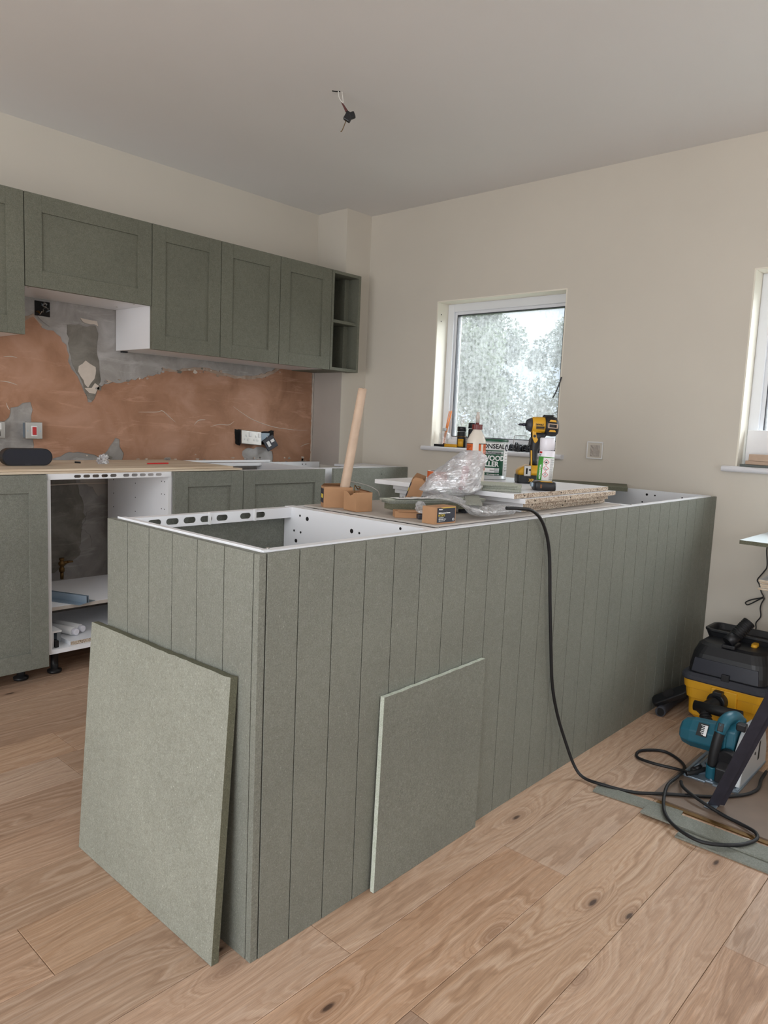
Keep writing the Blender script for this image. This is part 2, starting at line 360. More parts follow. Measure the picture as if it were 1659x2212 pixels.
def tag(o, label, cat, group=None):
    o['label'] = label; o['category'] = cat
    if group: o['group'] = group
    return o
def struct(o, label, cat='structure'):
    o['kind'] = 'structure'; o['label'] = label; o['category'] = cat; return o
FACE = YAW-pi/2                                            # turn that makes local -Y look towards the photographer
def text(body, size, mtx, mt, parent, name='lettering', bold=.0, wrap=None, ext=.0003, align='LEFT', sx=1.0):
    cu = bpy.data.curves.new(name, 'FONT'); cu.body = body; cu.size = size; cu.extrude = ext; cu.align_x = align; cu.offset = bold; cu.resolution_u = 3
    t = bpy.data.objects.new(name, cu); COL.objects.link(t); bpy.context.view_layer.update()
    me = bpy.data.meshes.new_from_object(t.evaluated_get(bpy.context.evaluated_depsgraph_get())); bpy.data.objects.remove(t)
    for v in me.vertices:
        co = Vector((v.co.x*sx, v.co.y, v.co.z)); v.co = wrap(co) if wrap else mtx @ co
    me.materials.clear(); me.materials.append(M[mt]); me.name = name
    o = bpy.data.objects.new(name, me); COL.objects.link(o); o.parent = parent
    return o
def plane_m(origin, right, up):
    r = Vector(right).normalized(); u = Vector(up).normalized(); n = r.cross(u)
    return Matrix(((r.x, u.x, n.x, origin[0]), (r.y, u.y, n.y, origin[1]), (r.z, u.z, n.z, origin[2]), (0, 0, 0, 1)))
def cwrap(r, a0, z0):
    def f(c):
        a = a0+c.x/r; q = r+c.z; return Vector((q*sin(a), -q*cos(a), z0+c.y))
    return f
def cpatch(mb, r, a0, a1, z0, z1, mi=0, n=14):
    A = [a0+(a1-a0)*i/n for i in range(n+1)]
    vs = [(r*sin(a), -r*cos(a), z) for z in (z0, z1) for a in A]+[((r-.0008)*sin(a), -(r-.0008)*cos(a), z) for z in (z0, z1) for a in A]
    m = n+1; mb.add(vs, [(i, i+1, m+i+1, m+i) for i in range(n)], mi, True)
    mb.add(vs, [(2*m+i, 3*m+i, 3*m+i+1, 2*m+i+1) for i in range(n)], mi, True)
    mb.add(vs, [(0, m, 3*m, 2*m), (n, 2*m+n, 3*m+n, m+n)]+[(i, 2*m+i, 2*m+i+1, i+1) for i in range(n)]+[(m+i, m+i+1, 3*m+i+1, 3*m+i) for i in range(n)], mi)
    return mb

# ================================================================== ROOM SHELL
T = .25
def wall_with_holes(name, w, h, holes, mapf, m, label):
    loops = [[(0, 0), (w, 0), (w, h), (0, h)]]+[[(a, c), (a, d), (b, d), (b, c)] for a, b, c, d in holes]
    o = MB().poly(loops, mapf, T).build(name, m); return struct(o, label, 'wall')
WN = [(.845, 1.709, .996, 1.888), (-.94, -.067, .996, 1.892), (-2.85, -1.55, .996, 1.892)]          # y0 y1 z0 z1 of the two windows, then one added out of view
wright = wall_with_holes('wall_right', D-YS, HC, [(a-YS, b-YS, c, d) for a, b, c, d in WN], lambda u, v, w: (L+w, YS+u, v), 'wall', 'cream painted wall with windows')
wback = struct(MB().box((XW-T, D, 0), (L+T, D+T, HC)).build('wall_back', 'wall'), 'cream wall behind the green wall cabinets', 'wall')
wall_with_holes('wall_left', D-YS, HC, [(-2.35-YS, .95-YS, .02, 2.1)], lambda u, v, w: (XW-w, YS+u, v), 'wall', 'wall behind the photographer with glazed doors')
wall_with_holes('wall_front', L-XW, HC, [(-1.75-XW, .55-XW, .75, 2.0)], lambda u, v, w: (XW+u, YS-w, v), 'wall', 'wall behind the photographer with a rear window')
struct(MB().poly([[(XW-T, YS-T), (L+T, YS-T), (L+T, D+T), (XW-T, D+T)], [(-3.1, -2.5), (-3.1, .5), (-1.6, .5), (-1.6, -2.5)]], lambda u, v, w: (u, v, HC+w), .2).build('ceiling', 'ceil'), 'plain white ceiling', 'ceiling')
w4 = bpy.data.objects.new('window_4', None); COL.objects.link(w4); w4.location = (-2.35, -1.0, HC+.2); struct(w4, 'added unseen rooflight that lets fill light down', 'window')  # unseen rooflight added to light floor and cabinets from above
rf = MB()
for y in (-2.5, -1.52, -.53, .45): rf.box((-3.1, y, HC+.2), (-1.6, y+.05, HC+.26))
rf.box((-3.15, -2.5, HC+.2), (-3.1, .5, HC+.26)).box((-1.6, -2.5, HC+.2), (-1.55, .5, HC+.26)).build('frame', 'upvc', w4)
struct(MB().box((PX, PY, 0), (L, D, HC)).build('trim_1', 'wall'), 'boxed-in cream pillar in the corner', 'pillar')
fl = struct(MB().box((XW-T, YS-T, -.2), (L+T, D+T, -.012)).build('floor', 'dark_gap'), 'oak plank floor', 'floor')
# planks: rows 0.19 m wide run towards the window wall; each plank an object
ROW, LEN = .19, 1.86
joint = {0: .173, 1: .77, 2: .148, 3: -.42, 4: .795, -6: .12, -1: .9, -2: -.3, -3: 1.2, -4: .45, -5: -.6}
k = -14
while True:
    y1 = .062-ROW*k; y0 = y1-ROW
    if y1 < YS: break
    if y0 < D:
        ya, yb = max(y0, YS)+.0005, min(y1, D)-.0005
        j = joint.get(k, (k*.77) % LEN); x = j-LEN*4
        while x < L:
            xa, xb = max(x, XW)+.0005, min(x+LEN, L)-.0005
            if xb-xa > .05 and yb-ya > .02:
                c = .0012
                vs = [(xa, ya, -.012), (xb, ya, -.012), (xb, yb, -.012), (xa, yb, -.012), (xa, ya, -c), (xb, ya, -c), (xb, yb, -c), (xa, yb, -c), (xa+c, ya+c, 0), (xb-c, ya+c, 0), (xb-c, yb-c, 0), (xa+c, yb-c, 0)]
                q = [(0, 1, 5, 4), (1, 2, 6, 5), (2, 3, 7, 6), (3, 0, 4, 7), (4, 5, 9, 8), (5, 6, 10, 9), (6, 7, 11, 10), (7, 4, 8, 11), (8, 9, 10, 11)]
                MB().add(vs, q).build('plank', 'oak', fl, fix=False)
            x += LEN
    k += 1

def window_unit(i, y0, y1, z0, z1, label):
    w = bpy.data.objects.new('window_%d' % i, None); COL.objects.link(w); w.location = (L+.2, (y0+y1)/2, z0); struct(w, label, 'window')
    # painted reveal lining
    rv = MB(); t = .006
    rv.box((L-.0005, y1-t, z0), (L+.16, y1+.001, z1)); rv.box((L-.0005, y0-.001, z0), (L+.16, y0+t, z1)); rv.box((L-.0005, y0+t, z1-t), (L+.16, y1-t, z1+.001))
    rv.build('reveal', 'reveal', w)
    xf = L+.10
    fr = MB(); s = .05
    def ring(mb, a, b, c, d, s, x0, x1):
        mb.box((x0, a, c), (x1, a+s, d)); mb.box((x0, b-s, c), (x1, b, d)); mb.box((x0, a+s, c), (x1, b-s, c+s)); mb.box((x0, a+s, d-s), (x1, b-s, d))
    ring(fr, y0+t, y1-t, z0+.025, z1-t, .046, xf, xf+.07); fr.build('frame', 'upvc', w, bevel=.004)
    sh = MB(); ring(sh, y0+.048, y1-.048, z0+.068, z1-.048, .022, xf+.016, xf+.06); sh.build('sash', 'upvc', w, bevel=.003)
    gk = MB(); ring(gk, y0+.069, y1-.069, z0+.089, z1-.069, .004, xf+.014, xf+.05); gk.build('gasket', 'darkgrey', w)
    MB().box((xf+.03, y0+.07, z0+.09), (xf+.036, y1-.07, z1-.07)).build('pane', 'pane', w)
    # rounded sill board
    sb = MB(); za, zb = z0, z0+.026; pr = [(L+.1, za), (L-.026, za), (L-.034, za+.005), (L-.037, za+.013), (L-.034, za+.021), (L-.026, zb), (L+.1, zb)]
    def cap(y): return [(x, y, z) for x, z in pr]
    sb.loft([cap(y0-.048), cap(y1+.052)], smooth=False); sb.build('sill', 'sill', w, bevel=.002)
    return w
w1 = window_unit(1, *WN[0], 'square white window with misted glass above the peninsula')
w2 = window_unit(2, *WN[1], 'second white window at the right edge of the photo')
for zz, yy in ((1.815, 1.7025), (1.775, 1.7025)):
    MB().cyl((L+.035, yy+.001, zz), (L+.035, yy-.0008, zz), .0035, n=8).build('screw_hole', 'hole', w1)
MB().cyl((L+.03, -.0745, 1.81), (L+.03, -.0735-.001, 1.81), .004, n=8).build('screw_hole', 'hole', w2)
w5 = window_unit(5, *WN[2], 'added unseen third window for fill light from the right')  # extra window added out of view so its lamp lights the cabinet fronts
# crank of a loose black strap curling past the edge of the window
tag(MB().tube([(L-.004, .842, 1.43), (L-.012, .846, 1.40), (L-.016, .862, 1.35), (L-.022, .875, 1.32)], .0035, 6).build('cable', 'darkgrey'), 'short dark wire end sticking out at the right side of the first window', 'wire')

# glazed doors and window behind the photographer
d1 = bpy.data.objects.new('door_1', None); COL.objects.link(d1); d1.location = (XW-.1, -.7, 0); struct(d1, 'glazed patio doors behind the photographer', 'door')
fr = MB()
for y in (-2.35, -1.29, -.2, .90): fr.box((XW-.09, y, .02), (XW-.03, y+.05, 2.1))
fr.box((XW-.09, -2.3, .02), (XW-.03, .9, .09)); fr.box((XW-.09, -2.3, 2.03), (XW-.03, .9, 2.1)); fr.build('frame', 'upvc', d1, bevel=.004)
w3 = bpy.data.objects.new('window_3', None); COL.objects.link(w3); w3.location = (-.6, YS-.1, .75); struct(w3, 'rear window behind the photographer', 'window')
fr = MB()
for x in (-1.75, -.62, .5): fr.box((x, YS-.09, .75), (x+.05, YS-.03, 2.0))
fr.box((-1.7, YS-.09, .75), (.5, YS-.03, .81)); fr.box((-1.7, YS-.09, 1.94), (.5, YS-.03, 2.0)); fr.build('frame', 'upvc', w3, bevel=.004)

# ------------------------------------------------------------------ bare wall between the cabinets
def rough(poly, amp=.006, step=.02, closed=True, seed=0):
    out = []; n = len(poly)
    for i in range(n):
        a = Vector((*poly[i], 0)); b = Vector((*poly[(i+1) % n], 0)); k = max(1, int((b-a).length/step))
        nn = Vector((-(b-a).y, (b-a).x, 0)).normalized()
        for j in range(k):
            p = a.lerp(b, j/k)
            q = p+nn*(noise.fractal(p*38+Vector((seed, 0, 0)), .7, 2, 5)*amp)
            out.append((q.x, q.y))
    return out
def slab(name, poly, y, t, m, amp=.006, seed=0, **kw):
    return MB().poly([rough(poly, amp, seed=seed)], lambda u, v, w: (u, y-w, v), t).build(name, m, wback, **kw)
slab('render_patch', [(-1.2, .002), (PX-.002, .002), (PX-.002, 1.6), (2.3, 1.66), (-1.2, 1.75)], D-.0003, .005, 'render', .0)
PINK = [(0.341, 1.466), (0.575, 1.562), (0.612, 1.584), (0.651, 1.539), (0.706, 1.524), (0.74, 1.499), (0.767, 1.464), (0.778, 1.386), (0.808, 1.332), (0.836, 1.288), (0.862, 1.243), (0.879, 1.19), (0.899, 1.187), (0.918, 1.23), (0.933, 1.255), (0.991, 1.292), (1.061, 1.297), (1.161, 1.328), (1.286, 1.362), (1.305, 1.389), (1.386, 1.383), (1.502, 1.406), (1.589, 1.408), (1.679, 1.391), (1.825, 1.383), (1.99, 1.395), (2.095, 1.441), (2.162, 1.48), (2.402, 1.48), (2.412, 0.876), (2.094, 0.876), (2.085, 0.94), (1.981, 0.969), (1.874, 0.96), (1.85, 0.94), (1.869, 0.875), (1.122, 0.875), (1.071, 0.889), (1.077, 0.926), (1.061, 0.963), (1.05, 0.999), (1.024, 1.011), (1.004, 0.962), (0.983, 0.938), (0.94, 0.906), (0.915, 0.921), (0.866, 0.93), (0.781, 0.935), (0.711, 0.903), (0.665, 0.884), (0.621, 0.885), (0.61, 0.914), (0.604, 0.993), (0.6, 1.027), (0.597, 1.082), (0.606, 1.138), (0.594, 1.176), (0.559, 1.165), (0.506, 1.141), (0.49, 1.101), (0.473, 1.078), (0.1, 1.063), (-.4, 1.05), (-.4, 1.47)]
slab('plaster_patch', PINK, D-.0053, .0045, 'pink', .009)
def band(idx0, idx1, w, m, seed):
    P = PINK[idx0:idx1]; up = [(x+random.uniform(-.01, .01), z+w*random.uniform(.5, 1.5)) for x, z in P]; dn = [(x, z-w*random.uniform(.2, .7)) for x, z in P]
    slab('plaster_edge', up+dn[::-1], D-.0053, .0049, m, .008, seed)
band(19, 30, .014, 'sand', 41); band(0, 4, .010, 'sand', 42)
slab('dark_render_patch', [(0.775, 1.566), (0.917, 1.573), (0.934, 1.54), (0.929, 1.447), (0.941, 1.378), (0.949, 1.308), (0.925, 1.245), (0.905, 1.2), (0.879, 1.21), (0.845, 1.3), (0.80, 1.37), (.785, 1.45)], D-.0053, .0022, 'render_dark', .008, 3)  # area of darker cement render in the plaster gap
slab('filler_patch', [(0.868, 1.397), (0.917, 1.368), (0.921, 1.352), (0.911, 1.31), (0.879, 1.261), (0.851, 1.296), (0.832, 1.34), (0.832, 1.368)], D-.0074, .002, 'filler', .007, 5)
slab('filler_patch', [(0.862, 1.259), (0.900, 1.262), (0.916, 1.286), (0.941, 1.272), (0.918, 1.23), (0.884, 1.233)], D-.0074, .002, 'filler', .008, 9)
slab('filler_patch', [(.62, 1.60), (.70, 1.585), (.76, 1.57), (.74, 1.54), (.69, 1.545), (.66, 1.56), (.64, 1.575)], D-.0074, .002, 'render', .010, 12)
slab('filler_patch', [(.84, 1.605), (.93, 1.60), (.935, 1.58), (.85, 1.585)], D-.0074, .002, 'filler', .006, 15)
slab('filler_patch', [(.87, .62), (.97, .66), (.97, .43), (.90, .44), (.885, .50), (.84, .54), (.86, .58)], D-.0074, .002, 'render', .010, 17)
slab('filler_patch', [(.80, .86), (.97, .86), (.97, .72), (.93, .70), (.90, .75), (.84, .78)], D-.0074, .002, 'grey_paint', .010, 19)
slab('dark_render_patch', [(.42, .85), (.80, .82), (.86, .66), (.83, .40), (.70, .32), (.42, .34)], D-.0053, .0015, 'render_dark', .012, 23)  # darker render on the wall inside the doorless cabinet
rc = random.Random(5)
for i in range(70):
    if i < 34: x, z = rc.choice([rc.uniform(.62, 1.2), rc.uniform(1.15, 2.35)]), .885+abs(rc.gauss(0, .012))
    else:
        k = rc.randint(14, 30); q = rc.random(); x = PINK[k][0]*(1-q)+PINK[k+1][0]*q+rc.gauss(0, .012); z = PINK[k][1]*(1-q)+PINK[k+1][1]*q+rc.gauss(0, .010)
    if 1.80 < x < 2.1 and z > .93: continue
    n_ = rc.randint(5, 8); r = rc.uniform(.005, .016); e = rc.uniform(.35, 1)
    lp = [(x+r*cos(2*pi*j/n_)*rc.uniform(.5, 1.3), z+r*e*sin(2*pi*j/n_)*rc.uniform(.5, 1.3)) for j in range(n_)]
    MB().poly([lp], lambda u, v, w: (u, D-.0050-w, v), .0062).build('plaster_chip', rc.choice(['render', 'filler', 'sand', 'sand', 'render_dark']), wback)
# jagged raised edge where the plaster stops at the pillar, and grey-cream corner strip
MB().box((PX-.004, PY, .86), (PX-.0002, D-.002, 1.46)).build('corner_filler', 'grey_paint', wback)
MB().poly([rough([(-.006, .86), (.004, .86), (.004, 1.46), (-.006, 1.46)], .006, .015, seed=31)], lambda u, v, w: (PX-.012+u, D-.0100-w, v), .003).build('corner_ridge', 'filler', wback)
for pts in ([(1.778, 1.209), (1.848, 1.171), (1.936, 1.132), (2.083, 1.096), (2.236, 1.082), (2.376, 1.079)], [(1.159, 1.15), (1.27, 1.155), (1.304, 1.162), (1.351, 1.128), (1.386, 1.103)],
            [(1.617, 1.083), (1.681, 1.099), (1.747, 1.098), (1.787, 1.121)], [(1.507, 1.091), (1.537, 1.118), (1.584, 1.123)], [(0.473, 1.379), (0.508, 1.383), (0.535, 1.379)],
            [(0.454, 1.265), (0.491, 1.263), (0.537, 1.251)], [(0.481, 1.166), (0.489, 1.144), (0.497, 1.132)], [(2.32, 0.972), (2.36, 0.987), (2.401, 0.994)]):
    MB().tube([(x, D-.0098, z) for x, z in pts], .0016, 5, radii=lambda t: .0004+.0018*sin(pi*min(1, max(0, t)))).build('trowel_mark', 'filler', wback)
MB().tube([(.40, D-.012, .775), (.60, D-.012, .768), (.80, D-.012, .772), (.98, D-.012, .77)], .003, 6).build('pipe_run', 'filler', wback)
# faint lilac-grey bare patches low on the window wall
for cy, cz, ry, rz_ in ((1.9, .93, .28, .06), (.42, 1.22, .10, .09)):
    lp = [(cy+ry*cos(a)*(1+.2*sin(3*a)), cz+rz_*sin(a)*(1+.25*cos(2*a))) for a in [2*pi*i/28 for i in range(28)]]

# ------------------------------------------------------------------ wall fittings
def plate(x0, x1, z0, z1, y, name, label, cat):
    t = thing(name, label, cat, ((x0+x1)/2, D, (z0+z1)/2))
    MB().box((x0+.006, y+.010, z0+.006), (x1-.006, D-.004, z1-.006)).build('back_box', 'galv', t)
    MB().box((x0, y, z0), (x1, y+.010, z1)).build('face_plate', 'chrome', t, bevel=.003)
    return t
t = plate(.552, .632, .998, 1.08, D-.05, 'cooker_switch', 'steel switch plate with a red rocker on grey wall', 'switch')
MB().box((.578, D-.053, 1.012), (.606, D-.049, 1.062)).build('rocker_frame', 'whiteplastic', t, bevel=.001)
MB().box((.583, D-.058, 1.018), (.601, D-.052, 1.056)).build('rocker', 'red', t, bevel=.002, label='red rocker')
for x in (.562, .622): MB().cyl((x, D-.052, 1.037), (x, D-.049, 1.037), .003, n=10).build('screw', 'galv', t)
t = plate(.385, .462, .999, 1.078, D-.045, 'wall_switch', 'steel socket plate cut by the left edge of the photo', 'socket')
MB().box((.40, D-.049, 1.04), (.445, D-.044, 1.07)).build('rocker', 'whiteplastic', t, bevel=.002)
MB().box((.41, D-.047, 1.010), (.44, D-.044, 1.032)).build('socket_slot', 'hole', t)
# recess with double sockets pulled off the wall
t = thing('double_socket', 'steel double socket hanging loose from its wall recess', 'socket', (1.90, D-.03, 1.03))
MB().poly([rough([(1.798, .985), (1.83, .975), (1.86, 1.07), (1.79, 1.075)], .004, .01)], lambda u, v, w: (u, D-.0100-w, v), .001).build('recess', 'hole', t)
mt = plane_m((1.885, D-.05, 1.025), (1, -.12, -.07), (.05, .12, 1))
MB().boxm((.140, .084, .012), mt).build('face_plate', 'chrome', t, bevel=.003)
mb = MB()
for sx in (-.036, .030):
    for dx, dz in ((0, .015), (-.011, -.008), (.011, -.008)): mb.boxm((.008, .011, .002), mt @ Matrix.Translation((sx+dx, dz-.006, .0068)))
mb.build('socket_slots', 'whiteplastic', t, kind='stuff')
for sx in (-.010, .055): MB().boxm((.014, .026, .004), mt @ Matrix.Translation((sx, .018, .0075))).build('rocker', 'whiteplastic', t, bevel=.001)
MB().boxm((.12, .07, .03), mt @ Matrix.Translation((0, 0, -.021))).build('back_box', 'darkgrey', t)
t = thing('loose_socket', 'single steel socket dangling tilted beside the double socket', 'socket', (2.03, D-.03, 1.0))
mt = plane_m((2.030, D-.055, .995), (.85, -.15, .50), (-.42, .25, .85))
MB().boxm((.080, .078, .010), mt).build('face_plate', 'darkgrey', t, bevel=.003)
MB().boxm((.020, .034, .003), mt @ Matrix.Translation((-.014, 0, .0065))).build('rocker', 'whiteplastic', t)
MB().boxm((.024, .018, .003), mt @ Matrix.Translation((.018, .006, .0065))).build('switch_label', 'whiteplastic', t)
MB().poly([rough([(1.97, .985), (2.09, .97), (2.095, 1.075), (1.97, 1.06)], .006, .01)], lambda u, v, w: (u, D-.0100-w, v), .001).build('recess', 'hole', t)
MB().boxm((.07, .05, .03), plane_m((2.0, D-.025, 1.03), (1, 0, 0), (0, 0, 1))).build('back_box', 'galv', t)
for q in ((2.0, 1.045, .02), (2.03, 1.02, .03)): MB().tube([(q[0], D-.012, q[1]), (q[0]+.01, D-.04, q[1]-.01), (q[0]+.02, D-.05, q[1]-q[2])], .0022, 6).build('wire', 'wire', t)
t = thing('junction_recess', 'square hole in the wall stuffed with foil and wires, under the short cabinet', 'recess', (.655, D, 1.63))
MB().box((.62, D-.012, 1.588), (.69, D-.0055, 1.657)).build('back_box', 'hole', t)
for i in range(11):
    x, z = random.uniform(.63, .68), random.uniform(1.597, 1.65)
    MB().tube([(x, D-.013, z), (x+random.uniform(-.01, .01), D-.028, z+random.uniform(-.012, .012)), (x+random.uniform(-.012, .012), D-.016, z+random.uniform(-.014, .01))], .0024, 6).build('wire', random.choice(['chrome', 'galv', 'brass', 'chrome']), t)
# plate on the window wall
t = thing('blank_socket_box', 'square white back box with plastic film inside, on the window wall', 'socket', (L, .618, 1.055))
MB().box((L-.008, .575, 1.012), (L, .663, 1.099)).build('face_plate', 'wall', t, bevel=.003)
mb = MB()
for a, b, c, d in ((.575, .580, 1.012, 1.099), (.658, .663, 1.012, 1.099), (.580, .658, 1.012, 1.017), (.580, .658, 1.094, 1.099)): mb.box((L-.012, a, c), (L-.0075, b, d))
mb.build('rim', 'whiteplastic', t, bevel=.001)
vs = []; n = 9
for i in range(n):
    for j in range(n): vs.append((L-.010-.006*abs(noise.noise(Vector((i*.9, j*.9, 3)))), .592+.05*i/(n-1), 1.024+.058*j/(n-1)))
MB().add(vs, [(i*n+j, (i+1)*n+j, (i+1)*n+j+1, i*n+j+1) for i in range(n-1) for j in range(n-1)]).build('film', 'grey_paint', t)

# ================================================================== CABINETS
def shaker(name, parent, x0, x1, z0, z1, y, m='mdf_up', fw=.072, face=-1, gap=.0019):
    """door in a plane y = const whose face looks to -Y; frame of stiles and rails round a recessed panel"""
    x0 += gap; x1 -= gap; t = .020*(-face)
    def bx(mb, a, b, c, d, ya, yb): mb.box((a, min(ya, yb), c), (b, max(ya, yb), d))
    fr = MB(); bx(fr, x0, x0+fw, z0, z1, y, y+t); bx(fr, x1-fw, x1, z0, z1, y, y+t)
    bx(fr, x0+fw+.0003, x1-fw-.0003, z1-fw, z1, y, y+t); bx(fr, x0+fw+.0003, x1-fw-.0003, z0, z0+fw, y, y+t)
    d = fr.build(name, m, parent, bevel=.0008)
    pn = MB(); bx(pn, x0+fw, x1-fw, z0+fw, z1-fw, y+.42*t, y+.9*t); pn.build('door_panel', m, d)
    return d
def holes(mb, pts, axis, sgn, r=.0028):
    for p in pts:
        q = list(p[:3]); a = list(q); a[axis] += sgn*.0006; rr = p[3] if len(p) > 3 else r
        mb.cyl(q, a, rr, n=10)
def carcass(parent, x0, x1, y0, y1, z0, z1, t=.016, top=True, back=True, m='white'):
    MB().box((x0, y0, z0), (x0+t, y1, z1)).build('side_panel', m, parent)
    MB().box((x1-t, y0, z0), (x1, y1, z1)).build('side_panel', m, parent)
    MB().box((x0+t, y0, z0), (x1-t, y1, z0+t)).build('bottom_panel', m, parent)
    if top: MB().box((x0+t, y0, z1-t), (x1-t, y1, z1)).build('top_panel', m, parent)
    if back: MB().box((x0+t, y1-.008, z0+t), (x1-t, y1-.001, z1-(t if top else 0))).build('back_panel', m, parent)
# wall units
def wall_unit(label, x0, x1, z0):
    c = thing('wall_cabinet', label, 'cabinet', ((x0+x1)/2, D-.01, z0))
    carcass(c, x0+.001, x1-.001, DU+.022, D-.012, z0+.004, ZT-.002)
    shaker('door', c, x0, x1, z0, ZT, DU)
    return c
c0 = wall_unit('green wall cabinet cut by the left edge of the photo', -.17, .4325, ZB)
c1 = wall_unit('short wide green wall cabinet bridging above the cooker space', .4325, 1.0285, 1.6637)
c2 = wall_unit('green wall cabinet directly right of the short one', 1.0285, 1.427, ZB)
c3 = wall_unit('green wall cabinet in the middle of the three tall doors', 1.427, 1.824, ZB)
c4 = wall_unit('green wall cabinet beside the open shelf unit', 1.824, 2.222, ZB)
for x, y in ((.47, 2.25), (.97, 2.25), (.97, 2.42)): MB().cyl((x, y, 1.6677), (x, y, 1.6667), .005, n=10).build('screw_cap', 'grey_paint', c1)
# black foot clip under cabinet 2
MB().box((1.045, D-.05, ZB-.004), (1.075, D-.03, ZB+.004)).build('wall_bracket', 'black', c2)
# open shelf unit, notched round the pillar
c5 = thing('open_shelf_unit', 'narrow green open shelf unit at the end of the wall cabinets', 'shelf unit', (2.345, PY, ZB))
xa, xb, t_ = 2.2235, 2.468, .018
MB().box((xa, DU, ZB), (xa+t_, D-.012, ZT)).build('side_panel', 'mdf_up', c5, bevel=.0008)
MB().box((xb-t_, DU, ZB), (xb, PY-.003, ZT)).build('side_panel', 'mdf_up', c5, bevel=.0008)
for z0, z1, nm in ((ZB, ZB+t_, 'bottom_panel'), (ZT-t_, ZT, 'top_panel'), (1.745, 1.763, 'shelf')):
    pl = [(xa+t_, DU+(.012 if nm == 'shelf' else 0)), (xb-t_, DU+(.012 if nm == 'shelf' else 0)), (xb-t_, PY-.014), (PX-.014, PY-.014), (PX-.014, D-.013), (xa+t_, D-.013)]
    MB().poly([pl], lambda u, v, w, z0=z0: (u, v, z0+w), z1-z0).build(nm, 'mdf_up', c5, bevel=.0008)
MB().poly([[(PX-.012, PY-.012), (xb-t_, PY-.012), (xb-t_, PY-.003), (PX-.003, PY-.003), (PX-.003, D-.012), (PX-.012, D-.012)]], lambda u, v, w: (u, v, ZB+.002+w), ZT-ZB-.004).build('lining', 'mdf_up', c5)

# base units
BY0, BY1, BZ0, BZ1 = DB+.022, 2.48, .115, .88
def slots_rail(name, parent, x0, x1, z0, z1, y, t, slots, m='white', along='x', other=None, label=None):
    lps = [[(x0, z0), (x1, z0), (x1, z1), (x0, z1)]]
    for a, b in slots:
        zc = (z0+z1)/2; r = (z1-z0)*.27; n = 6
        lp = [(b-r+r*cos(-pi/2+pi*i/n), zc+r*sin(-pi/2+pi*i/n)) for i in range(n+1)]+[(a+r+r*cos(pi/2+pi*i/n), zc+r*sin(pi/2+pi*i/n)) for i in range(n+1)]
        lps.append(lp[::-1])
    return MB().poly(lps, lambda u, v, w: (u, y+w, v), t).build(name, m, parent, label=label)
def foot(parent, x, y):
    f = MB().lathe([(.028, 0), (.030, .004), (.030, .012), (.016, .016), (.016, .09), (.026, .095), (.026, .113)], 16, (x, y, .0005)).build('leg', 'black', parent)
def base_unit(label, x0, x1, door=True, name='base_cabinet', holes_=True):
    c = thing(name, label, 'cabinet', ((x0+x1)/2, (BY0+BY1)/2, 0))
    carcass(c, x0+.001, x1-.001, BY0, BY1, BZ0, BZ1-.002, top=False, back=False)
    MB().box((x0+.018, BY0+.001, BZ1-.02), (x1-.018, BY0+.05, BZ1-.003)).build('front_rail', 'white', c)
    MB().box((x0+.018, BY1-.05, BZ1-.02), (x1-.018, BY1, BZ1-.003)).build('rear_rail', 'white', c)
    if door: shaker('door', c, x0, x1, .073, BZ1-.002, DB, 'mdf')
    for x in (x0+.07, x1-.07):
        for y in (BY0+.10, BY1-.08): foot(c, x, y)
    return c
b0 = base_unit('tall-door green base cabinet at the left edge of the photo', -.21, .389)
b2 = base_unit('green base cabinet right of the doorless one', .972, 1.368)
b3 = base_unit('wider green base cabinet next to the corner', 1.368, 1.932)
# doorless unit
b1 = thing('base_cabinet', 'white doorless base cabinet open to the bare wall', 'cabinet', (.68, 2.19, 0))
x0, x1 = .391, .970
sp = MB().box((x0, BY0-.002, BZ0), (x0+.018, BY1, BZ1-.001)).build('side_panel', 'white', b1)
sp = MB().box((x1-.018, BY0-.002, BZ0), (x1, BY1, BZ1-.001)).build('side_panel', 'white', b1)
hm = MB(); holes(hm, [(x1-.018, y, z) for y in (BY0+.03, BY0+.055) for z in (.83, .77, .70, .63, .56, .50, .43)]+[(x1-.018, y, z) for y in (2.2, 2.42) for z in (.80, .73, .66, .59, .52)], 0, -1)
hm.build('shelf_pin_holes', 'hole', sp, kind='stuff')
MB().box((x0+.018, BY0-.002, BZ0), (x1-.018, BY1, BZ0+.018)).build('bottom_panel', 'white', b1)
sl_ = [(x0+.115+i*.040, x0+.115+i*.040+.030) for i in range(5)]+[(x0+.335+i*.040, x0+.335+i*.040+.030) for i in range(5)]
slots_rail('slotted_rail', b1, x0+.005, x1-.005, BZ1-.024, BZ1, BY0-.006, .003, sl_)
MB().box((x0+.018, BY1-.016, BZ1-.05), (x1-.05, BY1, BZ1-.004)).build('rear_rail', 'white', b1)
for x in (x0+.07, x1-.07):
    for y in (BY0+.10, BY1-.08): foot(b1, x, y)
# corner unit: white side, blank green panel
b4 = thing('corner_base_cabinet', 'white corner base cabinet with a blank green front panel', 'cabinet', (2.3, 2.19, 0))
MB().box((1.934, BY0, BZ0), (1.950, BY1, BZ1-.002)).build('side_panel', 'white', b4)
MB().box((1.950, BY0+.03, BZ0), (2.03, BY0+.046, BZ1-.002)).build('filler_panel', 'white', b4)
MB().box((2.613, BY0+.02, BZ0), (2.629, BY1-.2, BZ1-.002)).build('side_panel', 'white', b4)
bk = MB().box((1.95, BY1-.016, BZ0), (2.42, BY1, BZ1-.002)).build('back_panel', 'white', b4)
hm = MB(); holes(hm, [(x, BY1-.016, z) for x in (2.02, 2.10, 2.27, 2.30) for z in (.862, .80)], 1, -1, .004); hm.build('shelf_pin_holes', 'hole', bk, kind='stuff')
MB().box((1.95, BY0+.05, BZ0), (2.613, BY1-.2, BZ0+.016)).build('bottom_panel', 'white', b4)
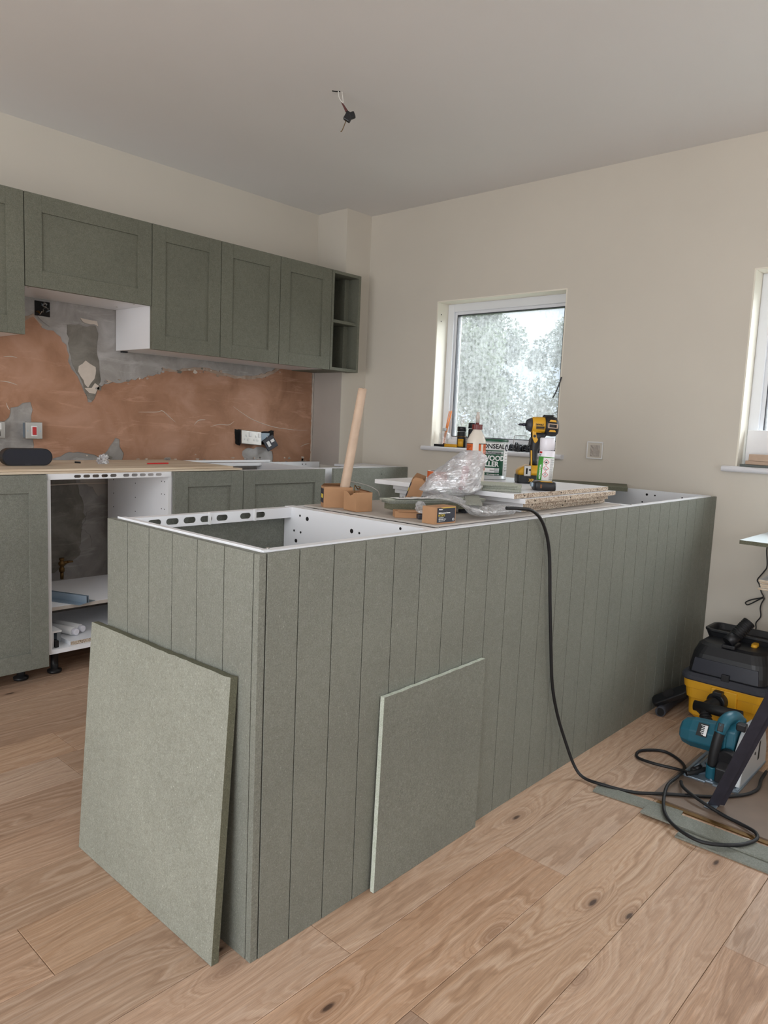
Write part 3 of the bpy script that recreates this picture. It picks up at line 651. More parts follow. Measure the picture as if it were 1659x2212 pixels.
MB().box((1.95, BY0+.047, BZ1-.018), (2.613, BY0+.10, BZ1-.003)).build('front_rail', 'white', b4)
MB().box((2.38, BY0+.1, BZ1-.018), (2.60, BY1-.2, BZ1-.004)).build('top_rail', 'white', b4)
gp = MB().box((1.998, DB, .073), (L-.004, DB+.018, BZ1)).build('front_panel', 'mdf', b4, bevel=.0008)
MB().cyl((2.40, DB, .84), (2.40, DB-.0006, .84), .003, n=8).build('screw_hole', 'hole', gp)
for x in (2.02, 2.55): foot(b4, x, BY0+.10)
# plywood sheets lying on the base units
pl = thing('plywood_sheet', 'upper plywood sheet lying as a temporary worktop', 'plywood', (.4, 2.1, .891), 0, 'plywood sheets on the base units'); pl['label'] = 'upper of the two plywood sheets used as temporary worktop'
MB().box((-.6, 1.905, .8905), (1.32, 2.44, .900)).build('panel', 'ply', pl, bevel=.0008)
pl = thing('plywood_sheet', 'lower of the two plywood sheets used as temporary worktop', 'plywood', (.4, 2.1, .881), 0, 'plywood sheets on the base units')
MB().box((-.6, 1.896, .8805), (1.37, 2.45, .890)).build('panel', 'ply', pl, bevel=.0008)
tag(MB().box((1.08, 2.455, .8805), (2.0, 2.475, .8925)).build('edging_strip', 'white', bevel=.001), 'long white edging strip lying against the plaster behind the plywood', 'strip')

# things on the plywood
t = thing('portable_speaker', 'black pill-shaped speaker on the plywood at the left edge', 'speaker', (.40, 2.12, .9), -.05)
rg = []
for x, s in ((-.105, .45), (-.103, .75), (-.095, .95), (-.08, 1), (.08, 1), (.095, .95), (.103, .75), (.105, .45)):
    rg.append([(x*1.0, .024*s*cos(a), .037+.037*(.55+.45*s)*sin(a)) for a in [2*pi*i/24 for i in range(24)]])
# a stadium outline seen from the front
lp = [(.066+.037*cos(a), .037+.037*sin(a)) for a in [-pi/2+pi*i/12 for i in range(13)]]+[(-.066+.037*cos(a), .037+.037*sin(a)) for a in [pi/2+pi*i/12 for i in range(13)]]
MB().poly([lp], lambda u, v, w: (u, w-.022, v), .044).build('body', 'black', t, local=True, bevel=.008, seg=4)
lp2 = [(.066+(p[0]-.066)*.86 if p[0] > 0 else -.066+(p[0]+.066)*.86, .037+(p[1]-.037)*.86) for p in lp]
MB().poly([lp2], lambda u, v, w: (u, w-.0235, v), .003).build('front_grille', 'navy', t, local=True)
MB().box((-.012, -.026, .004), (.012, -.023, .008)).build('badge', 'darkgrey', t, local=True)
tag(MB().cyl((.66, 2.225, .905), (.684, 2.215, .904), .004, n=10).build('marker_cap', 'black'), 'tiny black cap lying near the speaker on plywood', 'cap')
t = thing('red_pencil', 'red carpenter pencil lying on the plywood', 'pencil', (1.0, 2.10, .9035))
MB().cyl((.955, 2.098, .9038), (1.075, 2.105, .9038), .0036, n=6, smooth=False).build('barrel', 'redpen', t)
MB().cyl((.955, 2.098, .9038), (.940, 2.097, .9038), .0034, .0006, n=6).build('tip', 'beech', t)

def crumple(name, c, rx, ry, rz, m, seed, label, cat, amp=.35, n=20, parent=None):
    vs = []; mm = n
    for i in range(n+1):
        th = pi*i/n
        for j in range(mm*2):
            ph = pi*j/mm; d = Vector((sin(th)*cos(ph), sin(th)*sin(ph), cos(th)))
            k = 1+amp*(noise.fractal(d*2.2+Vector((seed, seed, 0)), .8, 2, 4))-amp*.5*abs(noise.noise(d*5+Vector((0, seed, 0))))
            p = Vector((d.x*rx*k, d.y*ry*k, d.z*rz*k)); p.z = max(p.z, -rz*.85); vs.append(Vector(c)+p+Vector((0, 0, rz*.86)))
    q = 2*mm
    fs = [(i*q+j, (i+1)*q+j, (i+1)*q+(j+1) % q, i*q+(j+1) % q) for i in range(n) for j in range(q)]
    o = MB().add(vs, fs, 0, False).build(name, m, parent)
    if parent is None: tag(o, label, cat)
    return o
crumple('crumpled_wrapper', (.762, 2.16, .900), .026, .016, .022, 'film', 4, 'crumpled clear wrapper on the plywood below the plaster gap', 'wrapper', .8)
crumple('mortar_crumb', (1.25, 2.40, .9005), .02, .012, .007, 'render', 9, 'crumbs of mortar on the plywood against the wall', 'rubble', .6, 10)

# things in the doorless cabinet
tag(MB().box((.425, 1.955, .288), (.935, 2.44, .304), mis=[0, 0, 1, 0, 0, 0]).build('loose_shelf', ['white', 'grey_paint'], bevel=.001), 'loose white shelf lying in the doorless cabinet', 'shelf')
for z in (.30,): pass
t = thing('shelf_support', 'two wooden battens carrying the loose shelf', 'batten', (.68, 2.2, .133))
MB().box((.412, 2.0, .270), (.434, 2.44, .2878)).build('batten', 'white', t); MB().box((.928, 2.0, .270), (.950, 2.44, .2878)).build('batten', 'white', t)
t = thing('metal_profile', 'galvanised metal profile lying on the loose shelf', 'profile', (.52, 2.05, .3045))
a, b = Vector((.475, 2.16, .3045)), Vector((.575, 1.935, .3045)); d = (b-a).normalized(); nn = Vector((-d.y, d.x, 0))
def prism(a, b, off0, off1, z0, z1, mb): mb.add([a+nn*off0+Vector((0, 0, z0)), b+nn*off0+Vector((0, 0, z0)), b+nn*off1+Vector((0, 0, z0)), a+nn*off1+Vector((0, 0, z0)), a+nn*off0+Vector((0, 0, z1)), b+nn*off0+Vector((0, 0, z1)), b+nn*off1+Vector((0, 0, z1)), a+nn*off1+Vector((0, 0, z1))], [(3, 2, 1, 0), (4, 5, 6, 7), (0, 1, 5, 4), (1, 2, 6, 5), (2, 3, 7, 6), (3, 0, 4, 7)]); return mb
prism(a, b, -.045, .055, 0, .0015, MB()).build('flange', 'galv', t); prism(a, b, 0, .0015, .0015, .032, MB()).build('web', 'galv', t); prism(a, b, .0125, .014, .0015, .032, MB()).build('web', 'galv', t)
t = thing('brass_valve', 'old brass stop valve on a pipe inside the doorless cabinet', 'valve', (.70, 2.46, .305))
MB().cyl((.70, 2.46, .305), (.70, 2.46, .345), .0085, n=12).build('pipe', 'brass', t)
MB().lathe([(.013, 0), (.013, .018), (.010, .02), (.010, .03), (.016, .034), (.017, .046), (.010, .052), (.010, .06), (.013, .062), (.011, .070)], 14, (.70, 2.46, .342)).build('body', 'brass', t)
MB().cyl((.70, 2.46, .385), (.735, 2.448, .392), .010, .006, n=10).build('spout', 'brass', t); MB().box((.722, 2.436, .388), (.748, 2.452, .396)).build('lever', 'brass', t, bevel=.002)
t = thing('chipboard_offcut', 'white offcut with raw chipboard front edge in cabinet bottom', 'board', (.70, 2.1, .133), .03)
MB().box((-.21, -.175, .0005), (.235, .30, .0165), mis=[0, 0, 1, 0, 0, 0]).build('panel', ['white', 'chip'], t, local=True)
t = thing('white_tube', 'left of two white plastic tubes in the doorless cabinet', 'tube', (.55, 2.0, .16))
MB().cyl((.475, 2.22, .168), (.547, 2.00, .168), .018, n=18).build('sleeve', 'whiteplastic', t); MB().cyl((.547, 2.0, .168), (.553, 1.982, .168), .015, n=18).build('cap', 'white_lid', t, bevel=.003)
t = thing('white_tube', 'right of two white plastic tubes in the doorless cabinet', 'tube', (.59, 2.0, .16))
MB().cyl((.515, 2.26, .168), (.590, 2.03, .168), .018, n=18).build('sleeve', 'whiteplastic', t); MB().cyl((.590, 2.03, .168), (.596, 2.012, .168), .015, n=18).build('cap', 'white_lid', t, bevel=.003)
t = thing('drawer_runner', 'white drawer runner standing in the lower left of the open cabinet', 'runner', (.435, 1.97, .134))
MB().box((.422, 1.93, .1345), (.428, 2.3, .205)).build('rail', 'whiteplastic', t); MB().box((.428, 1.93, .198), (.462, 2.3, .205)).build('flange', 'whiteplastic', t)
MB().box((.446, 1.94, .150), (.462, 2.28, .198)).build('inner_rail', 'galv', t)
MB().box((.431, 1.92, .1345), (.446, 1.95, .165)).build('clip', 'black', t, bevel=.002)

# ================================================================== PENINSULA
H = .88
PW = .618
pc = []
labels = ['front empty white peninsula cabinet, open on top, nearest the photographer', 'second peninsula cabinet, under the cardboard boxes', 'third peninsula cabinet, under the stack of white boards', 'last peninsula cabinet, against the window wall']
xs = [(.020, .574), (.576, 1.164), (1.166, 1.754), (1.756, 2.612)]
for i, ((xa, xb), lb) in enumerate(zip(xs, labels)):
    c = thing('peninsula_cabinet', lb, 'cabinet', ((xa+xb)/2, .3, 0))
    pa = MB().box((xa, .016, .115), (xa+.016, .592, H)).build('side_panel', 'white', c); pb = MB().box((xb-.016, .016, .115), (xb, .592, H)).build('side_panel', 'white', c)
    MB().box((xa+.016, .016, .115), (xb-.016, .592, .131)).build('bottom_panel', 'white', c)
    MB().box((xa+.016, .016, .131), (xb-.016, .019, H-.02)).build('back_panel', 'white', c)
    rl = MB().box((xa+.016, .0165, H-.018), (xb-.016, .034, H-.0005)).build('rear_rail', 'white', c)
    w = xb-xa; s0 = xa+.06; n = int((w-.1)/.055)
    sl2 = [(s0+j*.052+(.028 if j >= 5 else 0), s0+j*.052+.038+(.028 if j >= 5 else 0)) for j in range(n-1)]
    slots_rail('slotted_rail', c, xa+.016, xb-.016, H-.032, H-.001, .560, .002, sl2)
    MB().box((xa+.016, .562, H-.006), (xb-.016, .585, H-.001)).build('rail_flange', 'white', c)
    for q in ((xa+.24, .558), (xb-.16, .558)): MB().box((q[0], .553, H-.032), (q[0]+.006, .560, H+.0015)).build('rail_clip', 'whiteplastic', c)
    if w > .7: pairs = [(xa, (xa+xb)/2), ((xa+xb)/2, xb)]
    else: pairs = [(xa-.0, xb)]
    for q in pairs:
        dr = MB().box((q[0]+.001, .594, .073), (q[1]-.001, .612, H-.012)).build('door', 'mdf', c, bevel=.0008)
        MB().box((q[0]+.08, .6125, .15), (q[1]-.08, .6135, H-.09)).build('door_panel', 'mdf', dr)
    for x in (xa+.07, xb-.07):
        for y in (.08, .53): foot(c, x, y)
    hm = MB()
    if i == 0:
        holes(hm, [(xb-.016, y, z, r) for y, z, r in ((.52, .858, .0035), (.487, .852, .0065), (.30, .840, .0065), (.27, .838, .0035), (.30, .79, .0035), (.12, .870, .004), (.545, .81, .0035), (.515, .808, .0035), (.535, .78, .006), (.55, .75, .0035), (.517, .748, .0035), (.30, .72, .0035))], 0, -1)
        hm.build('shelf_pin_holes', 'hole', pb, kind='stuff')
    elif i == 3:
        holes(hm, [(xb-.016, y, z, r) for y, z, r in ((.31, .858, .006), (.27, .857, .004), (.33, .82, .004), (.14, .858, .004))], 0, -1)
        hm.build('shelf_pin_holes', 'hole', pb, kind='stuff')
    # little cam fittings and dowels on the carcass edges
    MB().lathe([(.004, 0), (.004, .002), (.002, .0035)], 10, (xa+.022, .028, H-.0008)).build('cam_screw', 'chrome', c)
# thin pale ply edge lines along the top of the end panel
MB().box((.0185, .02, H-.012), (.0200, .60, H+.001)).build('edge_strip', 'white', c)
ep = thing('end_cladding', 'grooved green end panel of the peninsula facing left', 'cladding', (.009, .31, 0))
ys = [.0, .019, .118, .217, .3165, .4165, .5165, .618]
def vboard(a, b, axis, parent, zt=H-.004):
    g = .0013; c = .0006; t0, t1 = (0.0, .0178)
    # vertical board with chamfered long edges, face towards -axis
    if axis == 'x': f = lambda w, d, z: (d, w, z)
    else: f = lambda w, d, z: (w, d, z); t1 = .0118
    pr = [(a+g, t1), (a+g, c), (a+g+c, 0), (b-g-c, 0), (b-g, c), (b-g, t1)]
    MB().loft([[f(w, d, .0005) for w, d in pr], [f(w, d, zt) for w, d in pr]], smooth=False).build('board', 'mdf', parent)
for a, b in zip(ys[:-1], ys[1:]): vboard(a, b, 'x', ep)
MB().box((.0178, .001, .001), (.0186, .617, H-.005)).build('backing', 'dark_gap', ep)
lc = thing('back_cladding', 'long grooved green panel along the back of the peninsula', 'cladding', (1.3, .006, 0))
bx_ = [.0195]+[.105+.0992*i for i in range(26)]+[L-.001]
bx_ = bx_[:-2]+[2.588, L-.001]
for a, b in zip(bx_[:-1], bx_[1:]): vboard(a, b, 'y', lc)
MB().box((.02, .0118, .001), (L-.002, .0155, H-.006)).build('backing', 'dark_gap', lc)
# pale top edging line
mbx = MB().box((.0195, .0122, H-.004), (2.60, .0160, H-.0005)).build('edge_strip', 'white', lc)

# leaning MDF panels
def lean(label, pts, t, edge, nrm, face='mdf'):
    """pts: bottom-left, bottom-right, top-right, top-left of the visible face; nrm points away from the face"""
    o = thing('mdf_sheet', label, 'sheet', tuple((Vector(pts[0])+Vector(pts[1]))/2))
    A, B, C_, D_ = [Vector(p) for p in pts]; n = Vector(nrm).normalized()*t
    # chewed top edge
    N = 26; top = []
    for i in range(N+1):
        p = D_.lerp(C_, i/N); top.append(p+(D_-A).normalized()*(.0022*noise.noise(p*60)) + n*0)
    vs = []
    for i in range(N+1):
        bt = A.lerp(B, i/N); vs += [bt, top[i], top[i]+n, bt+n]
    mb = MB()
    for i in range(N):
        k = i*4; mb.add([], [])
    base = 0; mb.v = [tuple(v) for v in vs]
    def F(f, mi): mb.f.append(f); mb.mi.append(mi); mb.sm.append(False)
    for i in range(N):
        k = i*4; F((k, k+4, k+5, k+1), 0); F((k+1, k+5, k+6, k+2), 1); F((k+2, k+6, k+7, k+3), 0); F((k+3, k+7, k+4, k), 1)
    F((0, 1, 2, 3), 1); k = N*4; F((k+3, k+2, k+1, k), 1)
    mb.build('board', [face, edge], o)
    return o
lean('large green board leaning against the end of the peninsula', [(-.063, .652, 0.001), (-.063, .050, .001), (-.020, .060, .612), (-.020, .662, .600)], .018, 'mdf_edge', (1, 0, -.07), 'mdf_light')  # darker edge tone paints in the shade of its turned-away side
lean('smaller green board leaning on the long side of the peninsula', [(.357, -.0215, .001), (.788, -.0185, .001), (.792, -.0150, .500), (.372, -.0150, .492)], .0125, 'mdf_pale', (0, 1, 0))

# ================================================================== ON THE PENINSULA
sh = tag(MB().box((.60, .036, H+.0005), (1.70, .55, H+.0055)).build('hardboard_sheet', 'grey_paint'), 'thin grey sheet lying under the boxes on the peninsula', 'sheet')
ZS = H+.006
# stack of white chipboard boards
ST = [(1.090, .082, .60, .50), (1.064, .062, .61, .52), (1.040, .040, .650, .53), (1.000, .056, .66, .565)]
nm = ['lowest of the four white chipboard boards on the peninsula', 'third board down in the white chipboard stack', 'second board down in the white chipboard stack', 'topmost white chipboard board, carrying the tools and tins']
z = ZS
for (x, y, w, d), lb in zip(ST, nm):
    o = thing('melamine_board', lb, 'board', (x, y, z), radians(1.2), 'white boards stacked on the peninsula')
    b_ = MB().box((0, 0, .0002), (w, d, .0152), mis=[0, 0, 1, 1, 0, 0]).build('panel', ['white', 'chip'], o, local=True, bevel=.0009)
    hm = MB(); holes(hm, [(w*q, 0, .008, .0026) for q in (.09, .45, .86)], 1, -1); hm.build('dowel_holes', 'hole', b_, local=True, kind='stuff')
    z += .016
ZK = z          # top of the stack
# green far board
tag(MB().box((0, 0, 0), (.40, .20, .018)).build('green_offcut', 'mdf_edge', bevel=.001), 'dark green board lying across the far end of the peninsula', 'board')
o = bpy.data.objects['green_offcut']; o.location = (2.350, .300, H+.0022); o.rotation_euler = (0, 0, radians(25))
o.data.transform(Matrix(((.68, 0, 0, 0), (0, 2.35, 0, 0), (0, 0, 1, 0), (0, 0, 0, 1))))

def cardbox(name, label, loc, rz, sx, sy, sz, lid=0, open_top=True, tilt=None, broken=False):
    t = thing(name, label, 'cardboard box', loc, rz)
    if tilt: t.rotation_euler = (tilt[0], tilt[1], rz)
    th = .0012; hx, hy = sx/2, sy/2
    mb = MB()
    mb.box((-hx, -hy, 0), (hx, hy, th)); mb.box((hx-th, -hy, th), (hx, hy, sz)); mb.box((-hx+th, hy-th, th), (hx-th, hy, sz)); mb.box((-hx+th, -hy, th), (hx-th, -hy+th, sz))
    if broken:
        lp = [(-hy, 0), (hy, 0), (hy, sz), (hy*.5, sz*.98), (0, sz*.80), (-hy*.35, sz*.86), (-hy*.6, sz*.97), (-hy, sz)]
        mb.poly([lp], lambda u, v, w: (-hx+w, u, v), th)
    else: mb.box((-hx, -hy, th), (-hx+th, hy, sz))
    mb.build('carton', 'card', t, local=True)
    if open_top:
        MB().box((-hx+th, -hy+th, sz*.35), (hx-th, hy-th, sz*.36)).build('contents', 'card_dark', t, local=True)
    return t
bA = cardbox('screw_box', 'open cardboard box holding the wooden handle', (.652, .462, ZS), radians(-33), .088, .050, .062)
MB().box((-.0455, -.020, .014), (-.0442, .022, .056)).build('printed_label', 'label', bA, local=True); MB().box((-.0458, -.018, .028), (-.0455, .010, .040)).build('label_band', 'ylabel', bA, local=True)
MB().add([(-.044, .025, .062), (.044, .025, .062), (.040, .012, .072), (-.040, .006, .070)], [(0, 1, 2, 3), (3, 2, 1, 0)]).build('flap', 'card', bA, local=True, fix=False)
bB = cardbox('screw_box', 'torn open cardboard box right in front of the handle box', (.645, .365, ZS), radians(-12), .056, .066, .056, broken=True)
MB().add([(.028, -.033, .056), (.028, .033, .056), (.014, .030, .064), (.016, -.030, .060)], [(0, 1, 2, 3), (3, 2, 1, 0)]).build('flap', 'card', bB, local=True, fix=False)
MB().tube([(.0, .02, .05), (.006, .028, .072), (.018, .03, .06), (.02, .02, .066), (.006, .012, .07)], .0016, 6).build('brass_hook', 'brass', bB, local=True)
# wooden handle standing in the box, wire loop beside it
t = thing('wooden_handle', 'round wooden tool handle standing tilted in a box', 'handle', (.664, .455, ZS))
MB().tube([(.664, .455, ZS+.003), (.6755, .452, .95), (.700, .450, 1.08), (.7311, .450, 1.232), (.7331, .450, 1.241)], .0135, 20, sub=4, radii=lambda q: .0155-.003*q if q < .985 else .0095).build('shaft', 'beech', t)
tag(MB().tube([(.676, .47, .955), (.70, .45, .962), (.735, .41, .952), (.75, .385, .938), (.742, .37, .925)], .0013, 6).build('wire_loop', 'chrome'), 'thin bent wire loop arching over the boxes beside the handle', 'wire')
# labelled screw box at the edge
bC = cardbox('screw_box', 'small brown box with dark Multi-purpose Screws label at panel edge', (.652, .067, ZS), radians(-4), .084, .044, .044, open_top=False)
MB().box((-.042, -.022, .044), (.042, .022, .0452)).build('lid', 'card', bC, local=True)
MB().box((-.032, -.0232, .004), (.038, -.0222, .043)).build('printed_label', 'label', bC, local=True)
MB().box((-.018, -.0234, .0415), (.038, -.0221, .0431)).build('label_band', 'ylabel', bC, local=True)
MB().box((-.028, -.0236, .0355), (-.013, -.0230, .0425)).build('label_badge', 'navy', bC, local=True)
pm = lambda x, z: plane_m((x, -.0238, z), (1, 0, 0), (0, 0, 1))
text('Wickes', .0050, pm(-.0275, .0372), 'wprint', bC, bold=.00012); text('Multi-purpose Screws', .0056, pm(-.028, .0275), 'wprint', bC, bold=.00015, sx=.92)
MB().box((-.028, -.0236, .0205), (-.002, -.0230, .0250)).build('label_band', 'ylabel', bC, local=True)
text('4 x 40mm  Qty: 200', .0036, pm(-.0275, .0215), 'kprint', bC, bold=.0001, sx=.9)
for i, s in enumerate(('• Single Thread', '• Zinc & Yellow Plated', '• Fully Countersunk')): text(s, .0032, pm(-.028, .0158-i*.0042), 'wprint', bC)
MB().cyl((.031, -.0236, .0105), (.031, -.0241, .0105), .0036, n=16).build('label_ring', 'wprint', bC, local=True); text('+', .0075, plane_m((.0290, -.0243, .0080), (1, 0, 0), (0, 0, 1)), 'kprint', bC, bold=.0003)
# tipped open box leaning on the stack
bD = cardbox('screw_box', 'tipped cardboard box with open flap leaning on the white boards', (.895, .372, ZS+.012), radians(-45), .044, .034, .072, tilt=(0, radians(19), radians(-45)))
MB().box((-.0228, -.015, .012), (-.0221, .012, .060)).build('printed_label', 'label', bD, local=True); MB().box((-.0231, -.012, .03), (-.0228, .008, .042)).build('label_band', 'ylabel', bD, local=True)
MB().add([(-.022, .017, .072), (.022, .017, .072), (.018, .021, .094), (-.014, .021, .094)], [(0, 1, 2, 3), (3, 2, 1, 0)]).build('flap', 'card', bD, local=True, fix=False)
MB().add([(-.022, -.017, .072), (.022, -.017, .072), (.026, -.012, .080), (.004, -.013, .083), (-.018, -.016, .079)], [(0, 1, 2, 3, 4), (4, 3, 2, 1, 0)]).build('flap', 'card', bD, local=True, fix=False)
# flat carton
bE = cardbox('flat_carton', 'low open brown carton lying flat behind the divider edge', (.665, .190, ZS), radians(-40), .075, .045, .018)
MB().box((-.030, -.030, .0182), (.045, .0, .0194)).build('flap', 'card', bE, local=True)
tag(MB().box((-.05, -.022, 0), (.05, .022, .012)).build('tool_tray', 'darkgrey', bevel=.002), 'flat dark grey plastic tray beside the labelled screw box', 'tray')
o = bpy.data.objects['tool_tray']; o.location = (.705, .125, ZS+.0006); o.rotation_euler = (0, 0, radians(-38))
t = thing('yellow_packet', 'yellow and white packet under the green strips', 'packet', (.79, .235, ZS-.0), radians(-43))
MB().box((-.07, -.02, .0005), (.05, .02, .004)).build('sheet', 'white', t, local=True); MB().box((-.03, -.0205, .0040), (.045, .018, .012)).build('corner_flash', 'ylabel', t, local=True, bevel=.003)
# green strips across; paler top faces paint in a grazing reflection
def strip(name, label, a, b, w, t, zc, m='mdf_light', mat2='mdf_pale'):
    a = Vector((*a, 0)); b = Vector((*b, 0)); d = (b-a); ln = d.length; ang = math.atan2(d.y, d.x)
    o = thing(name, label, 'strip', (a.x, a.y, zc), ang)
    MB().box((0, -w/2, 0), (ln, w/2, t), mis=[0, 0, 1, 1, 0, 1]).build('board', [m, mat2], o, local=True)
    return o
o = strip('green_strip', 'lower of the green strips lying across the boxes', (.665, .262), (.955, .155), .050, .018, ZS+.014, 'mdf', 'mdf_edge')
for q in ((.72, .248), (.92, .172)): MB().box((q[0]-.02, q[1]-.015, ZS+.0004), (q[0]+.02, q[1]+.015, ZS+.0139)).build('packing_block', 'darkgrey', o)
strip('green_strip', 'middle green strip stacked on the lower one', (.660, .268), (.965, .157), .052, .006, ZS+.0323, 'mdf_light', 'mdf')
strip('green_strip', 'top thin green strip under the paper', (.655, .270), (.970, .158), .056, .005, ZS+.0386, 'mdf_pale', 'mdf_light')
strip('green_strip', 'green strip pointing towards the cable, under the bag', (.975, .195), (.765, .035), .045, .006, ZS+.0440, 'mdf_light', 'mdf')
vs = []; n = 14
for i in range(n):
    for j in range(5): vs.append((.668+.135*i/(n-1)+.012*j*.3, .250-.047*i/(n-1)+.011*j-.02, ZS+.0446+.0018*(1+noise.noise(Vector((i*.6, j, 2))))+(.006 if i > 11 else 0)*(i-11)*.4))
fs = [(i*5+j, (i+1)*5+j, (i+1)*5+j+1, i*5+j+1) for i in range(n-1) for j in range(4)]
pp = tag(MB().add(vs, fs).build('instruction_sheet', 'wprint'), 'grey printed paper curling on top of the green strips', 'paper')
mb = MB()
for i in range(26):
    x = .675+random.random()*.115; s = (x-.668)/.135; y = .250-.047*s-.012+random.random()*.026; mb.box((x, y, ZS+.0492), (x+random.uniform(.003, .010), y+.0012, ZS+.0496))
mb.build('printed_lines', 'kprint', pp)

# big clear bag
R_ = Vector((sin(YAW), -cos(YAW), 0)); F_ = Vector((cos(YAW), sin(YAW), 0))
def bag(name, label, base, prof, m, seed, wr=.010):
    base = Vector(base); n = 44; rings = []
    for k, (cx, w, d, z) in enumerate(prof):
        ring = []
        for j in range(n):
            a = 2*pi*j/n; ca, sa = cos(a), sin(a)
            p = base+R_*(cx+w*math.copysign(abs(ca)**.8, ca))+F_*(d*math.copysign(abs(sa)**.8, sa))+Vector((0, 0, z))
            q = .9*noise.noise(p*14+Vector((seed, 0, 0)))+.9*(1-2.2*abs(noise.noise(p*24+Vector((0, seed, 0)))))+.22*(1-2*abs(noise.noise(p*60)))
            e = wr*q*(.35 if k == 0 else 1)
            p = p+(R_*ca+F_*sa)*e
            ring.append(p)
        rings.append(ring)
    o = tag(MB().loft(rings, smooth=False).build(name, m), label, 'bag'); return o
def resample(pr, n):
    out = []
    for i in range(n):
        t = i/(n-1)*(len(pr)-1); k = min(int(t), len(pr)-2); q = t-k
        out.append(tuple(pr[k][j]*(1-q)+pr[k+1][j]*q for j in range(4)))
    return out
BP = [(-.012, .060, .034, 0), (-.014, .083, .044, .012), (-.004, .084, .044, .035), (.010, .078, .042, .060), (.022, .068, .038, .085), (.034, .057, .032, .105), (.046, .050, .026, .125), (.052, .036, .018, .140), (.056, .016, .008, .152)]
bag('plastic_bag', 'big clear plastic bag puffed up in front of the glue bottle', (.922, .228, ZS+.050), [(a, b, c, d*.90) for a, b, c, d in resample(BP, 34)], 'film', 3, .0085)
# red paper inside
tag(MB().boxm((.020, .002, .075), Matrix.Translation(Vector((.958, .215, ZS+.100))) @ Matrix.Rotation(FACE, 4, 'Z') @ Matrix.Rotation(.15, 4, 'Y')).build('pink_slip', 'magenta'), 'pinkish paper slip inside the big plastic bag', 'paper')
def flatbag(name, label, pts, widths, hts, m, seed):
    """low crumpled film lying along a line"""
    P = spline(pts, 8); n = 16; rings = []
    for i, p in enumerate(P):
        s = i/(len(P)-1)*(len(widths)-1); k = min(int(s), len(widths)-2); q = s-k
        w = widths[k]*(1-q)+widths[k+1]*q; h = hts[k]*(1-q)+hts[k+1]*q
        d = (P[min(i+1, len(P)-1)]-P[max(i-1, 0)]).normalized(); nn = Vector((-d.y, d.x, 0)).normalized(); ring = []
        for j in range(n):
            a = 2*pi*j/n; v = p+nn*w*cos(a)+Vector((0, 0, h*(1+sin(a))))
            e = noise.noise(v*45+Vector((seed, 1, 0)))+.6*(1-2*abs(noise.noise(v*90)))
            v = v+nn*.006*e*cos(a)+Vector((0, 0, max(0, .0055*e*sin(a)))); ring.append(v)
        rings.append(ring)
    return tag(MB().loft(rings, smooth=False).build(name, m), label, 'bag')
flatbag('plastic_film', 'flat clear film trailing from the screw box to the cable', [(.76, .175, ZS+.052), (.77, .10, ZS+.046), (.80, .065, ZS+.012), (.86, .055, ZS+.006), (.93, .055, ZS+.006), (.985, .050, ZS+.004)], [.030, .040, .040, .032, .034, .012], [.003, .006, .014, .013, .013, .012], 'film2', 6)
flatbag('plastic_film', 'loose flap of clear film left of the labelled screw box', [(.72, .19, ZS+.022), (.70, .165, ZS+.016), (.69, .14, ZS+.013), (.70, .11, ZS+.013)], [.006, .018, .024, .012], [.010, .008, .004, .003], 'film2', 11)

# tape roll on the stack
t = thing('tape_roll', 'orange and white tape roll on the white boards', 'tape', (1.165, .480, ZK+.0002))
MB().lathe([(.0375, 0), (.038, .001), (.038, .033), (.0375, .034)], 36).build('tape', 'orange', t, local=True)
mb = MB(); n = 36
mb.loft([[(r*cos(2*pi*i/n), r*sin(2*pi*i/n), z) for i in range(n)] for r, z in ((.0365, .0343), (.0365, .0350), (.028, .0350), (.028, .0343))], caps=False, smooth=False); mb.build('core_ring', 'wprint', t, local=True)
MB().lathe([(.0275, 0), (.0275, .0003)], 30, (0, 0, .0344)).build('core_hole', 'card_dark', t, local=True)

# glue bottle
t = thing('glue_bottle', 'milky wood glue bottle with maroon cap and orange label', 'bottle', (1.17, .325, ZK+.0002), FACE)
MB().lathe([(.030, 0), (.0325, .003), (.0325, .144), (.0315, .150), (.024, .168), (.0165, .180), (.0140, .186), (.0140, .190)], 36).build('body', 'bottle', t, local=True)
mb = MB(); n = 40
mb.loft([[((.0168+(.0006 if i % 2 else 0))*cos(2*pi*i/n), (.0168+(.0006 if i % 2 else 0))*sin(2*pi*i/n), z) for i in range(n)] for z in (.187, .204)], smooth=False)
MB.lathe(mb, [(.006, .204), (.006, .210)], 16); mb.build('cap', 'capred', t, local=True)
MB().lathe([(.0062, .2105), (.0058, .222), (.0078, .226), (.0062, .232), (.0050, .240), (.0052, .245), (.0046, .246)], 16).build('spout', 'clear', t, local=True)
mb = MB(); cpatch(mb, .0329, radians(-85), radians(-28), .05, .140); cpatch(mb, .0329, radians(8), radians(22), .05, .140); cpatch(mb, .0329, radians(40), radians(88), .05, .140); mb.build('printed_label', 'orange', t, local=True)
mb = MB(); cpatch(mb, .0331, radians(-85), radians(-28), .1385, .1405); cpatch(mb, .0331, radians(8), radians(88), .1385, .1405)
for i in range(9): cpatch(mb, .0331, radians(-75), radians(-38-7*(i % 3)), .130-i*.0045, .1313-i*.0045, n=5); cpatch(mb, .0331, radians(46), radians(80-6*(i % 2)), .130-i*.0045, .1313-i*.0045, n=5)
mb.build('printed_lines', 'kprint', t, local=True)

